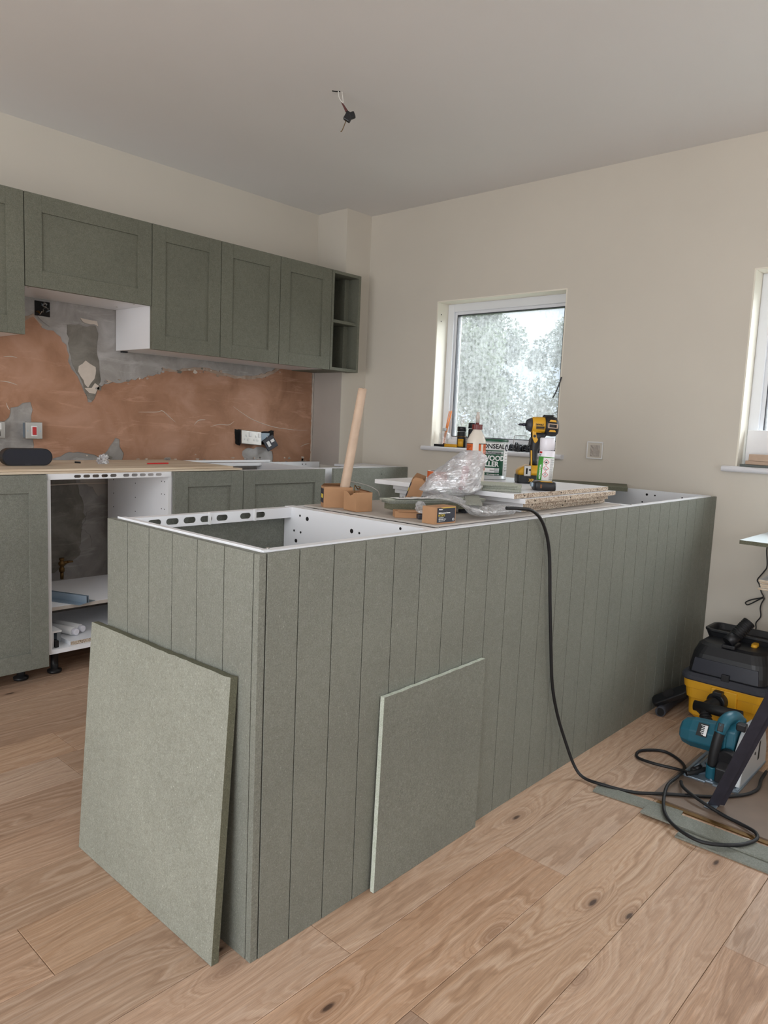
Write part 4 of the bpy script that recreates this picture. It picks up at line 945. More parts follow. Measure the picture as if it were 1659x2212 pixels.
# tin of wood filler
R0 = .059
t = thing('filler_tin', 'green and white WOOD FILLER tin lettered RONSEAL on the board stack', 'tin', (1.486, .472, ZK+.0002), FACE)
MB().lathe([(R0-.002, 0), (R0, .001), (R0, .004), (R0-.002, .006), (R0-.002, .140), (R0, .142), (R0, .144)], 48).build('body', 'silver', t, local=True)
MB().lathe([(R0+.0005, .144), (R0+.001, .146), (R0+.001, .151), (R0-.004, .153), (R0-.010, .150)], 48).build('lid', 'green', t, local=True)
rl = R0-.0012
mb = MB(); cpatch(mb, rl, radians(-90), radians(90), .016, .1405, 0, 24); mb.build('label_base', 'green', t, local=True)
mb = MB(); cpatch(mb, rl+.0004, radians(-90), radians(38), .1115, .1400, n=20); cpatch(mb, rl+.0004, radians(40), radians(90), .0160, .1400, n=10); mb.build('label_white', 'wprint', t, local=True)
mb = MB(); cpatch(mb, rl+.0006, radians(-90), radians(36), .0965, .1075, n=20); mb.build('label_band', 'silver', t, local=True)
text('RONSEAL', .0235, None, 'kprint', t, bold=.0007, wrap=cwrap(rl+.0008, radians(-58), .1185), sx=1.0)
text('High Performance', .0108, None, 'kprint', t, bold=.0002, wrap=cwrap(rl+.0010, radians(-52), .0985), sx=1.02)
text('WOOD', .0265, None, 'wprint', t, bold=.0009, wrap=cwrap(rl+.0008, radians(-44), .0725), sx=.98)
text('FILLER', .0265, None, 'wprint', t, bold=.0009, wrap=cwrap(rl+.0008, radians(-50), .0505), sx=.94)
mb = MB(); cpatch(mb, rl+.0006, radians(-50), radians(4), .0265, .0445, n=10); mb.build('colour_box', 'wprint', t, local=True)
mb = MB(); cpatch(mb, rl+.0007, radians(4), radians(22), .0265, .0445, n=5); mb.build('colour_swatch', 'silver', t, local=True)
text('Natural', .006, None, 'kprint', t, wrap=cwrap(rl+.0010, radians(-14), .034)); text('2 Part - 10% stronger in use', .0062, None, 'wprint', t, wrap=cwrap(rl+.0010, radians(-46), .0185), bold=.0001)
mb = MB(); lp = [(.0125*cos(a), .0135*sin(a)) for a in [2*pi*i/28 for i in range(28)]]
w_ = cwrap(rl+.0012, radians(58), .122); MB().poly([lp], lambda u, v, w: w_(Vector((u, v, w))), .0004).build('round_badge', 'label', t, local=True)
for i, s in enumerate(('BIG', 'TOUGH')): text(s, .0060, None, 'wprint', t, wrap=cwrap(rl+.0018, radians(58)-.10, .1225-i*.008), bold=.0002, sx=.8)
mb = MB()
for i in range(7): cpatch(mb, rl+.0007, radians(50), radians(54), .099-i*.011, .102-i*.011, n=2); cpatch(mb, rl+.0007, radians(58), radians(76-(i % 3)*3), .100-i*.011, .1012-i*.011, n=5)
mb.build('printed_lines', 'slate', t, local=True)

# grey-green offcuts on the stack, grazing reflection painted as paler tops
for (x, y, w, d, zz, rz, lb) in ((1.058, .068, .135, .120, 0, 33, 'bottom grey-green offcut in front of the tin'), (1.060, .070, .132, .118, .0082, 31, 'middle grey-green offcut in front of the tin'), (1.052, .078, .130, .118, .0164, 37, 'top grey-green offcut in front of the tin')):
    o = thing('mdf_offcut', lb, 'offcut', (x, y, ZK+.0002+zz), radians(rz), 'grey-green offcuts in front of the tin')
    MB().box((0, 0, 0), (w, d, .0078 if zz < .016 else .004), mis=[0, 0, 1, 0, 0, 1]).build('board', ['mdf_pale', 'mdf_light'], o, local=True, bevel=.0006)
MB().box((.02, .115, .004), (.07, .119, .0065)).build('edge_strip', 'wprint', o, local=True)

# impact driver
def rbox(mb, x0, x1, y0, y1, z0, z1, mi=0): return mb.box((x0, y0, z0), (x1, y1, z1), mi)
t = thing('impact_driver', 'yellow and black cordless impact driver standing on its battery', 'power tool', (1.462, .285, ZK+.0002), FACE)
mb = MB().loft([rrect(.042, .036, .010, z, c=(-.008, 0)) for z in (0, .003)]+[rrect(.043, .037, .010, z, c=(-.008, 0)) for z in (.004, .030)]); mb.build('battery', 'black', t, local=True, bevel=.002)
MB().loft([rrect(.0405, .034, .010, .0302, c=(-.008, 0)), rrect(.041, .034, .010, .044, c=(-.008, 0)), rrect(.034, .030, .010, .056, c=(-.004, 0)), rrect(.022, .022, .008, .066, c=(.002, 0))]).build('foot', 'dyellow', t, local=True)
MB().box((-.020, -.0378, .006), (.022, -.0366, .030)).build('battery_label', 'kprint', t, local=True)
text('XR', .014, plane_m((-.010, -.0380, .008), (1, 0, 0), (0, 0, 1)), 'dyellow', t, bold=.0006); text('Li-Ion', .0055, plane_m((.008, -.0380, .011), (1, 0, 0), (0, 0, 1)), 'wprint', t)
MB().poly([[(-.043, .002), (-.020, .002), (-.030, .016), (-.036, .028), (-.043, .028)]], lambda u, v, w: (u, -.0385+w, v), .0012).build('yellow_flash', 'black', t, local=True)
MB().box((-.030, -.0425, .026), (-.004, -.0345, .066)).build('belt_hook', 'chrome', t, local=True, bevel=.003)
MB().box((-.023, -.0432, .034), (-.017, -.0424, .056)).build('hook_slot', 'hole', t, local=True); MB().cyl((-.009, -.0424, .050), (-.009, -.0436, .050), .004, n=12).build('screw', 'black', t, local=True)
# handle: tapered ellipse loft from foot to head
def ell(cx, z, a, b, n=20): return [(cx+a*cos(2*pi*i/n), b*sin(2*pi*i/n), z) for i in range(n)]
MB().loft([ell(.010, .062, .016, .016), ell(.010, .085, .0135, .0155), ell(.008, .115, .0150, .0160), ell(.012, .145, .020, .018), ell(.020, .168, .026, .021), ell(.026, .185, .032, .024)]).build('handle', 'black', t, local=True)
MB().poly([[(-.002, .062), (.003, .062), (-.001, .12), (-.006, .12)]], lambda u, v, w: (u, -.0175+w, v), .003).build('handle_stripe', 'dyellow', t, local=True)
def xr(cx, rr, zc, sq=1.0, n=24): return [(cx, rr*cos(2*pi*i/n), zc+rr*sq*sin(2*pi*i/n)) for i in range(n)]
zc = .212
MB().loft([xr(-.026, .013, zc), xr(-.024, .018, zc), xr(-.014, .0235, zc), xr(-.006, .026, zc)]).build('nose', 'darkgrey', t, local=True)
MB().loft([xr(-.006, .0262, zc), xr(.0, .029, zc, 1.02), xr(.030, .0295, zc, 1.03), xr(.046, .030, zc, 1.03)]).build('housing', 'dyellow', t, local=True)
MB().loft([xr(.040, .0305, zc, 1.05), xr(.048, .033, zc-.001, 1.08), xr(.068, .034, zc-.002, 1.1), xr(.082, .031, zc-.004, 1.1), xr(.090, .022, zc-.006, 1.1)]).build('motor_cover', 'black', t, local=True)
MB().loft([[(x, y, z) for x, z in ((-.004, .192), (.030, .186), (.024, .165), (.010, .145), (.004, .150), (-.002, .165))] for y in (-.020, .020)], smooth=False).build('trigger_guard', 'dyellow', t, local=True, bevel=.003)
MB().poly([[(-.012, .138), (-.004, .138), (.002, .166), (-.004, .170), (-.010, .160)]], lambda u, v, w: (u, -.009+w, v), .018).build('trigger', 'black', t, local=True, bevel=.002)
MB().loft([rrect(.020, .010, .004, .238, c=(.052, 0)), rrect(.018, .009, .004, .250, c=(.054, 0))]).build('top_ridge', 'black', t, local=True)
MB().poly([[(.048, zc-.009), (.082, zc-.010), (.083, zc+.006), (.048, zc+.008)], [(.052, zc-.006), (.052, zc+.005), (.079, zc+.003), (.079, zc-.007)]], lambda u, v, w: (u, -.0352+w, v), .003).build('vent_frame', 'beech', t, local=True)
for z0 in (zc+.014, zc-.022): MB().poly([[(.052, z0), (.078, z0-.001), (.074, z0+.006), (.056, z0+.007)]], lambda u, v, w: (u, -.0325+w, v), .004).build('vent_flash', 'dyellow', t, local=True)
MB().cyl((-.026, 0, zc), (-.038, 0, zc), .0055, n=12).cyl((-.038, 0, zc), (-.050, 0, zc), .0042, n=6).cyl((-.050, 0, zc), (-.056, 0, zc), .0035, .0008, n=6).build('bit', 'steel', t, local=True)
text('DEWALT', .0085, plane_m((.004, -.0302, zc-.001), (1, 0, 0), (0, 0, 1)), 'kprint', t, bold=.0004, sx=.85)
MB().box((.006, -.0304, zc-.010), (.036, -.0296, zc-.0045)).box((.006, -.0302, zc-.0145), (.036, -.0290, zc-.0115)).build('model_bar', 'kprint', t, local=True)
MB().cyl((.004, -.0205, .172), (.004, -.0225, .172), .005, n=12).build('button', 'black', t, local=True)

# aerosol on a spare battery
t = thing('battery_pack', 'loose black battery pack under the aerosol can', 'battery', (1.232, .092, ZK+.0002), FACE)
MB().loft([rrect(.033, .030, .008, 0), rrect(.035, .032, .009, .003), rrect(.035, .032, .009, .024), rrect(.033, .030, .009, .0275)]).build('case', 'black', t, local=True)
MB().loft([rrect(.020, .026, .006, .0277, c=(.004, 0)), rrect(.018, .024, .006, .0295, c=(.004, 0))]).build('yellow_top', 'dyellow', t, local=True)
MB().box((-.043, -.014, .010), (-.0345, .014, .024)).build('terminal', 'galv', t, local=True, bevel=.002)
MB().box((-.018, -.0328, .008), (-.012, -.0318, .020)).build('scuff', 'card_dark', t, local=True)
t = thing('aerosol_can', 'white aerosol can with green hazard label on the battery pack', 'spray can', (1.232, .092, ZK+.0300), FACE); t.rotation_euler = (0, radians(2.5), FACE)
RA = .0252
MB().lathe([(RA-.002, 0), (RA, .002), (RA, .096), (RA-.002, .100)], 40).build('body', 'white_lid', t, local=True)
o = MB().lathe([(RA-.003, 0), (RA-.001, .001), (RA-.0016, .038), (RA-.004, .040)], 40).build('cap', 'white_lid', t, local=True); o.location = (-.001, 0, .1008); o.rotation_euler = (0, radians(-4), 0)
mb = MB(); cpatch(mb, RA+.0003, radians(-90), radians(90), .002, .079, n=24); mb.build('label_green', 'lgreen', t, local=True)
mb = MB(); cpatch(mb, RA+.0005, radians(-34), radians(66), .003, .0765, n=18); mb.build('label_white', 'wprint', t, local=True)
mb = MB(); cpatch(mb, RA+.0004, radians(-80), radians(-50), .089, .095, n=6); mb.build('red_badge', 'red', t, local=True)
text('LT', .007, None, 'kprint', t, wrap=cwrap(RA+.0004, radians(-74), .0815), bold=.0003)
text('ACTIVATOR', .0085, None, 'wprint', t, wrap=(lambda c: cwrap(RA+.0006, radians(-44), .006)(Vector((-c.y, c.x, c.z)))), bold=.0004)
for i, zc_ in enumerate((.062, .042, .022)):
    w_ = cwrap(RA+.0009, radians(-10), zc_)
    s = .0098; MB().poly([[(-s, 0), (0, -s), (s, 0), (0, s)], [(-s*.8, 0), (0, s*.8), (s*.8, 0), (0, -s*.8)]], lambda u, v, w: w_(Vector((u, v, w))), .0003).build('hazard_diamond', 'red', t, local=True)
    if i == 0: lp = [(-.003, -.003), (.003, -.003), (.0032, .0005), (.0012, .0005), (0, .0042), (-.0012, .001), (-.0034, .0018)]
    elif i == 1: lp = [(-.0034, .003), (-.0018, .003), (-.0018, -.0012), (.0034, -.0012), (.0034, -.003), (-.0034, -.003)]
    else: lp = [(-.0010, -.0012), (.0010, -.0012), (.0014, .0042), (-.0014, .0042)]
    mb = MB().poly([lp], lambda u, v, w: w_(Vector((u, v, w))), .0003)
    if i == 2: mb.poly([[(-.001, -.0038), (.001, -.0038), (.001, -.002), (-.001, -.002)]], lambda u, v, w: w_(Vector((u, v, w))), .0003)
    mb.build('hazard_symbol', 'kprint', t, local=True)
mb = MB()
for i in range(22): cpatch(mb, RA+.0009, radians(20), radians(58-(i*7 % 9)), .006+i*.0031, .0070+i*.0031, n=4)
mb.build('printed_lines', 'slate', t, local=True)

# ================================================================== SILL THINGS
SZ = WN[0][2]+.0265
t = thing('reed_diffuser', 'glass reed diffuser with orange sticks on the window sill', 'diffuser', (L+.055, 1.645, SZ))
MB().lathe([(.030, 0), (.032, .003), (.032, .012), (.030, .0125)], 28).build('oil', 'amber', t, local=True)
gb = film_material('diffuser_glass', (235, 235, 235), .34, .06, 8)
MB().lathe([(.0345, 0), (.036, .004), (.036, .078), (.032, .084), (.014, .088), (.0135, .094)], 28).build('bottle', gb, t, local=True)
MB().lathe([(.0150, .0945), (.0150, .113)], 20).build('collar', 'silver', t, local=True)
for i in range(8):
    a = 2*pi*i/8; MB().cyl((-.004+.004*cos(a), .006+.004*sin(a), .006), (.006+.012*cos(a)*.5, -.030+.010*sin(a), .215+.006*sin(3*i)), .0016, n=6).build('reed', 'reed', t, local=True)
t = thing('utility_knife', 'yellow and black utility knife on the window sill', 'knife', (L+.012, 1.60, SZ), radians(98))
MB().loft([rrect(.042, .010, .005, .0005, c=(-.035, 0)), rrect(.042, .009, .005, .018, c=(-.035, 0))]).build('grip', 'yellow', t, local=True)
MB().loft([rrect(.034, .010, .005, .0005, c=(.046, 0)), rrect(.034, .008, .005, .014, c=(.046, 0))]).build('nose', 'black', t, local=True)
MB().box((.004, -.007, .015), (.018, .007, .021)).build('slider', 'black', t, local=True, bevel=.002)
def tin(x, y, r, h, label, bands=True):
    t = thing('small_tin', label, 'tin', (x, y, SZ), FACE)
    MB().lathe([(r-.001, 0), (r, .001), (r, h*.72), (r-.003, h*.76)], 24).build('body', 'kprint', t, local=True)
    MB().lathe([(r+.001, h*.77), (r+.001, h*.97), (r-.001, h)], 24).build('lid', 'black', t, local=True)
    if bands:
        mb = MB(); cpatch(mb, r+.0004, radians(-60), radians(25), h*.05, h*.42, n=8); mb.build('label', 'yellow', t, local=True)
        mb = MB(); cpatch(mb, r+.0004, radians(-85), radians(85), h*.50, h*.54, n=10); mb.build('label_line', 'brass', t, local=True)
tin(L+.058, 1.520, .026, .125, 'black and yellow tin at the left of the sill tins')
tin(L+.075, 1.452, .026, .150, 'taller dark tin half behind the glue bottle')
bm_pile = []
for i in range(13):
    random.seed(40+i)
    x = L+random.uniform(.0, .075); y = 1.14-.022*i+random.uniform(-.01, .01); z = SZ+.001
    t = thing('black_clip', 'small black plastic clip in the heap on the window sill', 'clip', (x, y, z), random.uniform(0, 3), 'black plastic clips heaped on the sill')
    k = random.uniform(.8, 1.25)
    MB().tube([(-.022*k, 0, .008), (-.012*k, .004, .030*k), (.004, .0, .038*k), (.018*k, -.004, .026*k), (.020*k, 0, .006)], .0062, 8, sub=4).build('hoop', 'black', t, local=True)
    MB().box((-.028*k, -.009, .0002), (.028*k, .009, .012)).build('base', 'blackrub', t, local=True, bevel=.003)
    MB().cyl((.0, -.012, .016*k+.006), (.0, .012, .016*k+.006), .008*k, n=12).build('barrel', 'darkgrey', t, local=True)
random.seed(11)
t = thing('white_sachet', 'white rectangular pack propped on the black clips', 'packet', (L-.010, .895, SZ+.012), radians(80))
MB().boxm((.072, .010, .042), Matrix.Translation((0, .012, .030)) @ Matrix.Rotation(radians(-17), 4, 'Y') @ Matrix.Rotation(radians(-20), 4, 'X')).build('pack', 'whiteplastic', t, local=True, bevel=.004)
tag(MB().tube([(L+.03, 1.135, SZ+.002), (L+.03, 1.132, SZ+.072), (L+.03, 1.118, SZ+.088), (L+.03, 1.06, SZ+.09), (L+.03, 1.045, SZ+.084)], .0016, 6).build('wire_hook', 'chrome'), 'bent wire hook rising behind the tin on the sill', 'wire')
# second sill
S2 = WN[1][2]+.0265
tag(MB().box((L+.065, -.36, S2+.0003), (L+.078, -.085, S2+.165)).build('white_board', 'white', bevel=.003), 'white board propped upright in the second window', 'board')
tag(MB().box((L-.020, -.36, S2+.0003), (L+.060, -.090, S2+.0105)).build('slate_tile', 'slate', bevel=.001), 'grey-green tile lying on the second window sill', 'tile')
tag(MB().box((L-.005, -.30, S2+.0110), (L+.045, -.108, S2+.0275)).build('wood_block', 'beech', bevel=.001), 'lower pale wooden block on the second sill', 'wood block')
tag(MB().box((L-.010, -.34, S2+.0280), (L+.040, -.122, S2+.0570)).build('wood_block', 'beech', bevel=.001), 'upper wooden block stacked on the second sill', 'wood block')

# ================================================================== RIGHT SIDE: table, plywood, vacuum, saw
t = thing('work_table', 'pale white-topped board table cut by the right edge of the photo', 'table', (2.38, -.8, 0))
MB().box((2.172, -1.45, .7345), (2.60, -.252, .750), mis=[1, 0, 1, 1, 1, 1]).build('tabletop', ['whiteblue', 'mdf_edge'], t)
for x, y in ((2.22, -.82), (2.62, -.82), (2.22, -1.38), (2.62, -1.38)): MB().box((x-.02, y-.02, .0005), (x+.02, y+.02, .7343)).build('leg', 'steel', t)
MB().box((2.22, -1.39, .50), (2.55, -1.37, .54)).box((2.22, -.73, .50), (2.55, -.71, .54)).build('crossbar', 'steel', t)
for i in range(5):
    o = tag(MB().box((2.31+.004*(i % 2), -1.40, .5405+i*.0085), (2.60, -.300-.003*((i*3) % 4), .5480+i*.0085), mis=[0, 1, 0, 0, 0, 0]).build('thin_board', ['ply', 'white'], bevel=.0005), ['bottom', 'fourth', 'middle', 'second', 'top'][i]+' thin white-faced board in the pile under the table', 'board', 'thin boards piled under the table')
tag(MB().tube([(2.60, -.262, .733), (2.62, -.239, .676), (2.62, -.247, .595), (2.62, -.237, .566), (2.62, -.214, .526), (2.62, -.223, .507), (2.62, -.236, .471), (2.62, -.244, .452), (2.62, -.20, .432), (2.62, -.178, .418), (2.62, -.176, .409), (2.62, -.19, .408), (2.62, -.247, .450), (2.62, -.240, .42), (2.62, -.238, .398), (2.62, -.243, .363), (2.62, -.227, .332), (2.62, -.229, .305), (2.62, -.223, .273), (2.62, -.24, .10), (2.60, -.26, .004)], .0028, 7, sub=5).build('thin_cable', 'black'), 'thin black cable hanging down the window wall behind the vacuum', 'cable')

# vacuum cleaner
V = thing('vacuum_cleaner', 'yellow and black wet and dry vacuum cleaner in the corner', 'vacuum cleaner', (2.235, -.272, 0))
def rr(hx, hy, r, z, cx=0, cy=0): return rrect(hx, hy, r, z, 6, (cx, cy))
MB().loft([rr(.125, .118, .03, .012), rr(.140, .135, .032, .030), rr(.143, .138, .034, .085), rr(.146, .141, .034, .100)], smooth=False).build('tank', 'yellow', V, local=True)
MB().loft([rr(.152, .147, .036, .1002), rr(.156, .151, .036, .142)], smooth=False).loft([rr(.161, .156, .038, .1422), rr(.165, .159, .038, .176)], smooth=False).build('tank_band', 'yellow', V, local=True, bevel=.002)
MB().box((-.171, -.058, .070), (-.150, .040, .168)).build('inlet_plate', 'yellow', V, local=True, bevel=.004)
MB().loft([rr(.168, .163, .04, .1765), rr(.172, .166, .042, .182), rr(.172, .166, .042, .196), rr(.160, .156, .04, .207)], smooth=False).build('rim', 'darkgrey', V, local=True)
MB().loft([rr(.152, .148, .045, .2072), rr(.150, .147, .045, .235), rr(.140, .140, .05, .285), rr(.122, .128, .05, .318), rr(.105, .115, .05, .326)], smooth=False).build('motor_head', 'black', V, local=True, bevel=.003)
MB().loft([[(-.1545, y*.125, .213) for y in (-1, 1)]+[(-.1475, y*.118, .268) for y in (1, -1)], [(-.1500, y*.125, .213) for y in (-1, 1)]+[(-.1430, y*.118, .268) for y in (1, -1)]], smooth=False).build('front_panel', 'navy', V, local=True)
MB().box((-.166, -.022, .200), (-.152, .008, .228)).build('latch', 'black', V, local=True, bevel=.002)
def ringv(hx, hy, r, z, cx): return rrect(hx, hy, r, z, 6, (cx, 0))
MB().loft([ringv(.064, .132, .03, .318, .080), ringv(.072, .142, .03, .344, .082), ringv(.076, .146, .03, .348, .084), ringv(.076, .146, .03, .356, .084), ringv(.066, .134, .026, .356, .084), ringv(.058, .122, .024, .332, .080)], smooth=False).build('carry_handle', 'black', V, local=True, bevel=.002)
MB().loft([rr(.024, .012, .010, .322, -.01, -.062), rr(.020, .010, .008, .338, -.01, -.062)]).build('power_switch', 'yellow', V, local=True)
def ribbed(pts, r, name, m, parent, local=True, ribs=16, amp=.18, sub=14):
    return MB().tube(pts, r, 14, sub=sub, radii=lambda q: r*(1+amp*(.5+.5*sin(q*ribs*2*pi)))).build(name, m, parent, local=local)
# hose end standing on top
tp = MB().box((-.125, -.020, .322), (-.045, .030, .338)).build('hose_holder', 'black', V, local=True, bevel=.004)
MB().tube([(-.112, .012, .345), (-.085, -.008, .372)], .024, 16, sub=0).build('hose_cuff', 'black', V, local=True)
ribbed([(-.085, -.008, .372), (-.064, -.026, .402), (-.046, -.042, .428)], .0235, 'hose_end', 'blackrub', V, ribs=10, amp=.10, sub=40)
# inlet and hose to the handle tube
MB().tube([(-.165, .005, .122), (-.200, .010, .122)], .036, 20, sub=0).build('inlet', 'black', V, local=True, bevel=.003)
MB().box((-.205, -.012, .148), (-.172, .022, .166)).build('inlet_clip', 'black', V, local=True, bevel=.003)
MB().tube([(-.200, .010, .120), (-.235, .020, .110), (-.255, .030, .100)], .026, 16, sub=5).build('hose_cuff', 'blackrub', V, local=True)
ribbed([(-.305, .012, .118), (-.318, -.002, .080), (-.330, -.022, .045), (-.318, -.050, .024), (-.28, -.06, .022)], .0200, 'hose', 'blackrub', V, ribs=16, amp=.16, sub=40)
MB().cyl((-.305, .052, .127), (-.305, -.118, .134), .0195, .0205, 22).tube([(-.245, .028, .108), (-.295, .030, .120)], .022, 14, sub=3).build('hose_handle', 'blackrub', V, local=True)
# floor nozzle and extension tubes left of the vacuum
t = thing('floor_nozzle', 'flat black vacuum floor nozzle propped at the peninsula', 'nozzle', (2.13, -.04, 0))
a, b = Vector((2.125, .0, .030)), Vector((2.16, -.0, .04))
mt = plane_m((2.095, -.068, .078), (.30, -.80, .52), (.82, .45, .40))
MB().loft([[mt @ Vector((x, y, z)) for x, y, _ in rrect(.075, .026, .02, 0)] for z in (-.012, .012)], smooth=False).build('head', 'blackrub', t, bevel=.004)
MB().loft([[mt @ Vector((x, y, z)) for x, y, _ in rrect(.022, .016, .01, 0)] for z in (.0122, .020)], smooth=False).build('neck', 'hole', t)
t = thing('vacuum_tube', 'black round vacuum tube lying on the floor by the nozzle', 'tube', (2.1, -.06, .02))
MB().tube([(2.035, -.055, .021), (2.16, -.045, .021), (2.40, -.045, .021)], .0205, 18, sub=3).build('pipe', 'darkgrey', t); MB().cyl((2.0345, -.0551, .021), (2.0338, -.0551, .021), .0165, n=18).build('opening', 'hole', t)
t = thing('vacuum_tube', 'second black vacuum tube lying behind the nozzle', 'tube', (2.3, -.05, .06))
MB().tube([(2.22, -.075, .064), (2.35, -.060, .064), (2.48, -.050, .064)], .0200, 18, sub=3).build('pipe', 'darkgrey', t)

# hardboard on floor under the saw
hb = tag(MB().poly([[(1.345, -.302), (1.80, -.300), (1.80, -1.5), (1.345, -1.5)]], lambda u, v, w: (u, v, .0006+w), .006).build('hardboard', 'hard'), 'brown board lying on the floor under the plunge saw', 'board')
# plunge saw
S = thing('plunge_saw', 'teal corded plunge saw standing on the brown board', 'power saw', (1.72, -.40, .0070))
# base plate along X, width along Y
MB().poly([[(-.160, .072), (-.150, .082), (.15, .085), (.16, .075), (.16, -.095), (-.160, -.100), (-.160, -.020), (-.150, -.020), (-.150, .004), (-.160, .004)]], lambda u, v, w: (u, v, w), .007).build('base_plate', 'galv', S, local=True, bevel=.0015)
mb = MB()
for a_, b_ in (((-.14, .06), (-.05, -.02)), ((-.14, -.01), (-.04, .06)), ((-.10, -.03), (-.02, .05)), ((-.14, .06), (.05, .065)), ((-.12, -.09), (-.02, -.06))):
    mb.cyl((*a_, .009), (*b_, .009), .0035, n=6)
mb.build('base_ribs', 'galv', S, local=True)
MB().box((-.156, -.098, .0072), (.156, -.088, .012)).build('base_rail', 'galv', S, local=True); MB().box((-.156, .070, .0072), (.15, .078, .012)).build('base_rail', 'galv', S, local=True)
MB().lathe([(.013, .0072), (.014, .010), (.014, .022), (.009, .026)], 14, (-.125, .050, 0)).cyl((-.125, .05, .02), (-.108, .035, .03), .008, n=10).build('bevel_knob', 'black', S, local=True)
# motor: octagonal barrel to the left (+Y)
def oct_(y, hx, hz, zc, xc=0): return [(xc+hx*cos(pi/8+pi/4*i)*1.08, y, zc+hz*sin(pi/8+pi/4*i)*1.08) for i in range(8)]
MB().loft([oct_(.128, .030, .030, .118, -.05), oct_(.120, .040, .040, .118, -.05), oct_(.090, .046, .048, .120, -.05), oct_(.02, .048, .050, .124, -.05), oct_(-.03, .050, .052, .128, -.05)], smooth=False).build('motor', 'teal', S, local=True, bevel=.004)
o = MB().boxm((.034, .044, .001), plane_m((-.096, .047, .152), (0, -1, 0), (.50, 0, .86))).build('rating_plate', 'kprint', S, local=True)
mb = MB()
for i in range(6): mb.boxm((.020-.003*(i % 3), .0022, .0004), plane_m((-.0965+.0006, .047-.003*(i % 2), .152), (0, -1, 0), (.50, 0, .86)) @ Matrix.Translation((.003, .016-i*.006, .0012)))
mb.build('rating_text', 'wprint', S, local=True)
MB().boxm((.009, .036, .0006), plane_m((-.097, .040, .152), (0, -1, 0), (.50, 0, .86)) @ Matrix.Translation((.004, 0, .0010))).build('serial_strip', 'wprint', S, local=True)
# handle: vertical D grip in front of the motor
MB().tube([(-.118, -.002, .010), (-.122, -.003, .035), (-.125, -.004, .055)], .019, 14, sub=4).build('grip_foot', 'teal', S, local=True)
MB().tube([(-.125, -.004, .055), (-.126, -.006, .09), (-.122, -.010, .135), (-.112, -.014, .172)], .0165, 14, sub=5).build('grip', 'blackrub', S, local=True)
MB().tube([(-.114, -.013, .168), (-.108, -.017, .188), (-.090, -.022, .206), (-.055, -.030, .210), (-.01, -.036, .196), (.02, -.04, .16)], .021, 14, sub=5, radii=lambda q: .0185+.002*sin(pi*q)).build('top_housing', 'teal', S, local=True)
MB().boxm((.018, .028, .008), plane_m((-.124, -.018, .190), (.1, -1, 0), (.45, 0, .9))).build('lock_button', 'black', S, local=True, bevel=.002)
MB().loft([[(x, y, z) for x, z in ((-.07, .05), (-.09, .10), (-.085, .17), (-.05, .205), (.03, .19), (.05, .12), (.03, .05))] for y in (-.055, -.02)], smooth=False).build('gear_housing', 'teal', S, local=True, bevel=.006)
# blade case on the right (-Y)
prof = [(-.135, .010), (-.125, .045), (-.100, .105), (-.055, .160), (.0, .185), (.06, .180), (.12, .130), (.150, .070), (.158, .010)]
MB().loft([[(x, y, z) for x, z in prof] for y in (-.096, -.060)], smooth=False).build('blade_case', 'silver', S, local=True, bevel=.003)
MB().cyl((.01, -.0965, .085), (.01, -.0975, .085), .006, n=6).build('bolt', 'black', S, local=True)
MB().poly([[(.045, .050), (.060, .052), (.064, .115), (.052, .110)]], lambda u, v, w: (u, -.0972+w, v), .001).build('depth_slot', 'hole', S, local=True)
MB().loft([[(x, y, z) for x, z in ((-.150, .012), (-.150, .060), (-.115, .085), (-.085, .060), (-.085, .012))] for y in (-.058, -.020)], smooth=False).build('front_guard', 'black', S, local=True, bevel=.004)
MB().cyl((-.128, -.045, .085), (-.10, -.045, .090), .030, n=20).build('dust_port', 'black', S, local=True)
MB().box((-.075, -.080, .175), (-.045, -.050, .200)).build('plunge_lever', 'black', S, local=True, bevel=.004)
MB().tube([(-.110, .020, .028), (-.150, .040, .022), (-.175, .060, .018)], .0075, 10, sub=4).build('cord_sleeve', 'blackrub', S, local=True)

# black steel angle bar / trestle leg
A0, A1 = Vector((1.415, -.470, .010)), Vector((1.335, -.74, .66))
t = thing('trestle_leg', 'black steel angle bar of a trestle slanting at the right', 'trestle', tuple(A0))
A1 = Vector((1.312, -.665, .560))
d = (A1-A0).normalized(); sx = Vector((R_.x, R_.y, 0)); sx = (sx-d*sx.dot(d)).normalized(); sy = d.cross(sx)
if sy.dot(F_) < 0: sy = -sy
A1 = A0+d*.80
def bar(mb, o0, o1, w0, w1): mb.add([A0+sx*o0+sy*w0, A0+sx*o1+sy*w0, A0+sx*o1+sy*w1, A0+sx*o0+sy*w1, A1+sx*o0+sy*w0, A1+sx*o1+sy*w0, A1+sx*o1+sy*w1, A1+sx*o0+sy*w1], [(3, 2, 1, 0), (4, 5, 6, 7), (0, 1, 5, 4), (1, 2, 6, 5), (2, 3, 7, 6), (3, 0, 4, 7)]); return mb
bar(MB(), -.017, .016, 0, .003).build('flange', 'steel', t); bar(MB(), .016, .019, 0, .028).build('web', 'steel', t); bar(MB(), .019, .042, .010, .013).build('rear_flange', 'steel', t)
MB().box((A0.x-.02, A0.y-.012, .007), (A0.x+.012, A0.y+.02, .014)).build('foot', 'galv', t, bevel=.002)
B1 = A1+Vector((0, -.62, 0)); B0 = Vector((A0.x, B1.y+(A1.y-A0.y), .010))
MB().box((A1.x-.025, B1.y-.02, A1.z-.002), (A1.x+.025, A1.y+.02, A1.z+.038)).build('top_rail', 'steel', t, bevel=.002)
MB().cyl(B0, B1, .016, n=8).build('rear_leg', 'steel', t)
for q, y_ in ((B1, B0.y),): MB().cyl((A1.x-.20, y_, .010), q, .016, n=8).build('side_leg', 'steel', t)

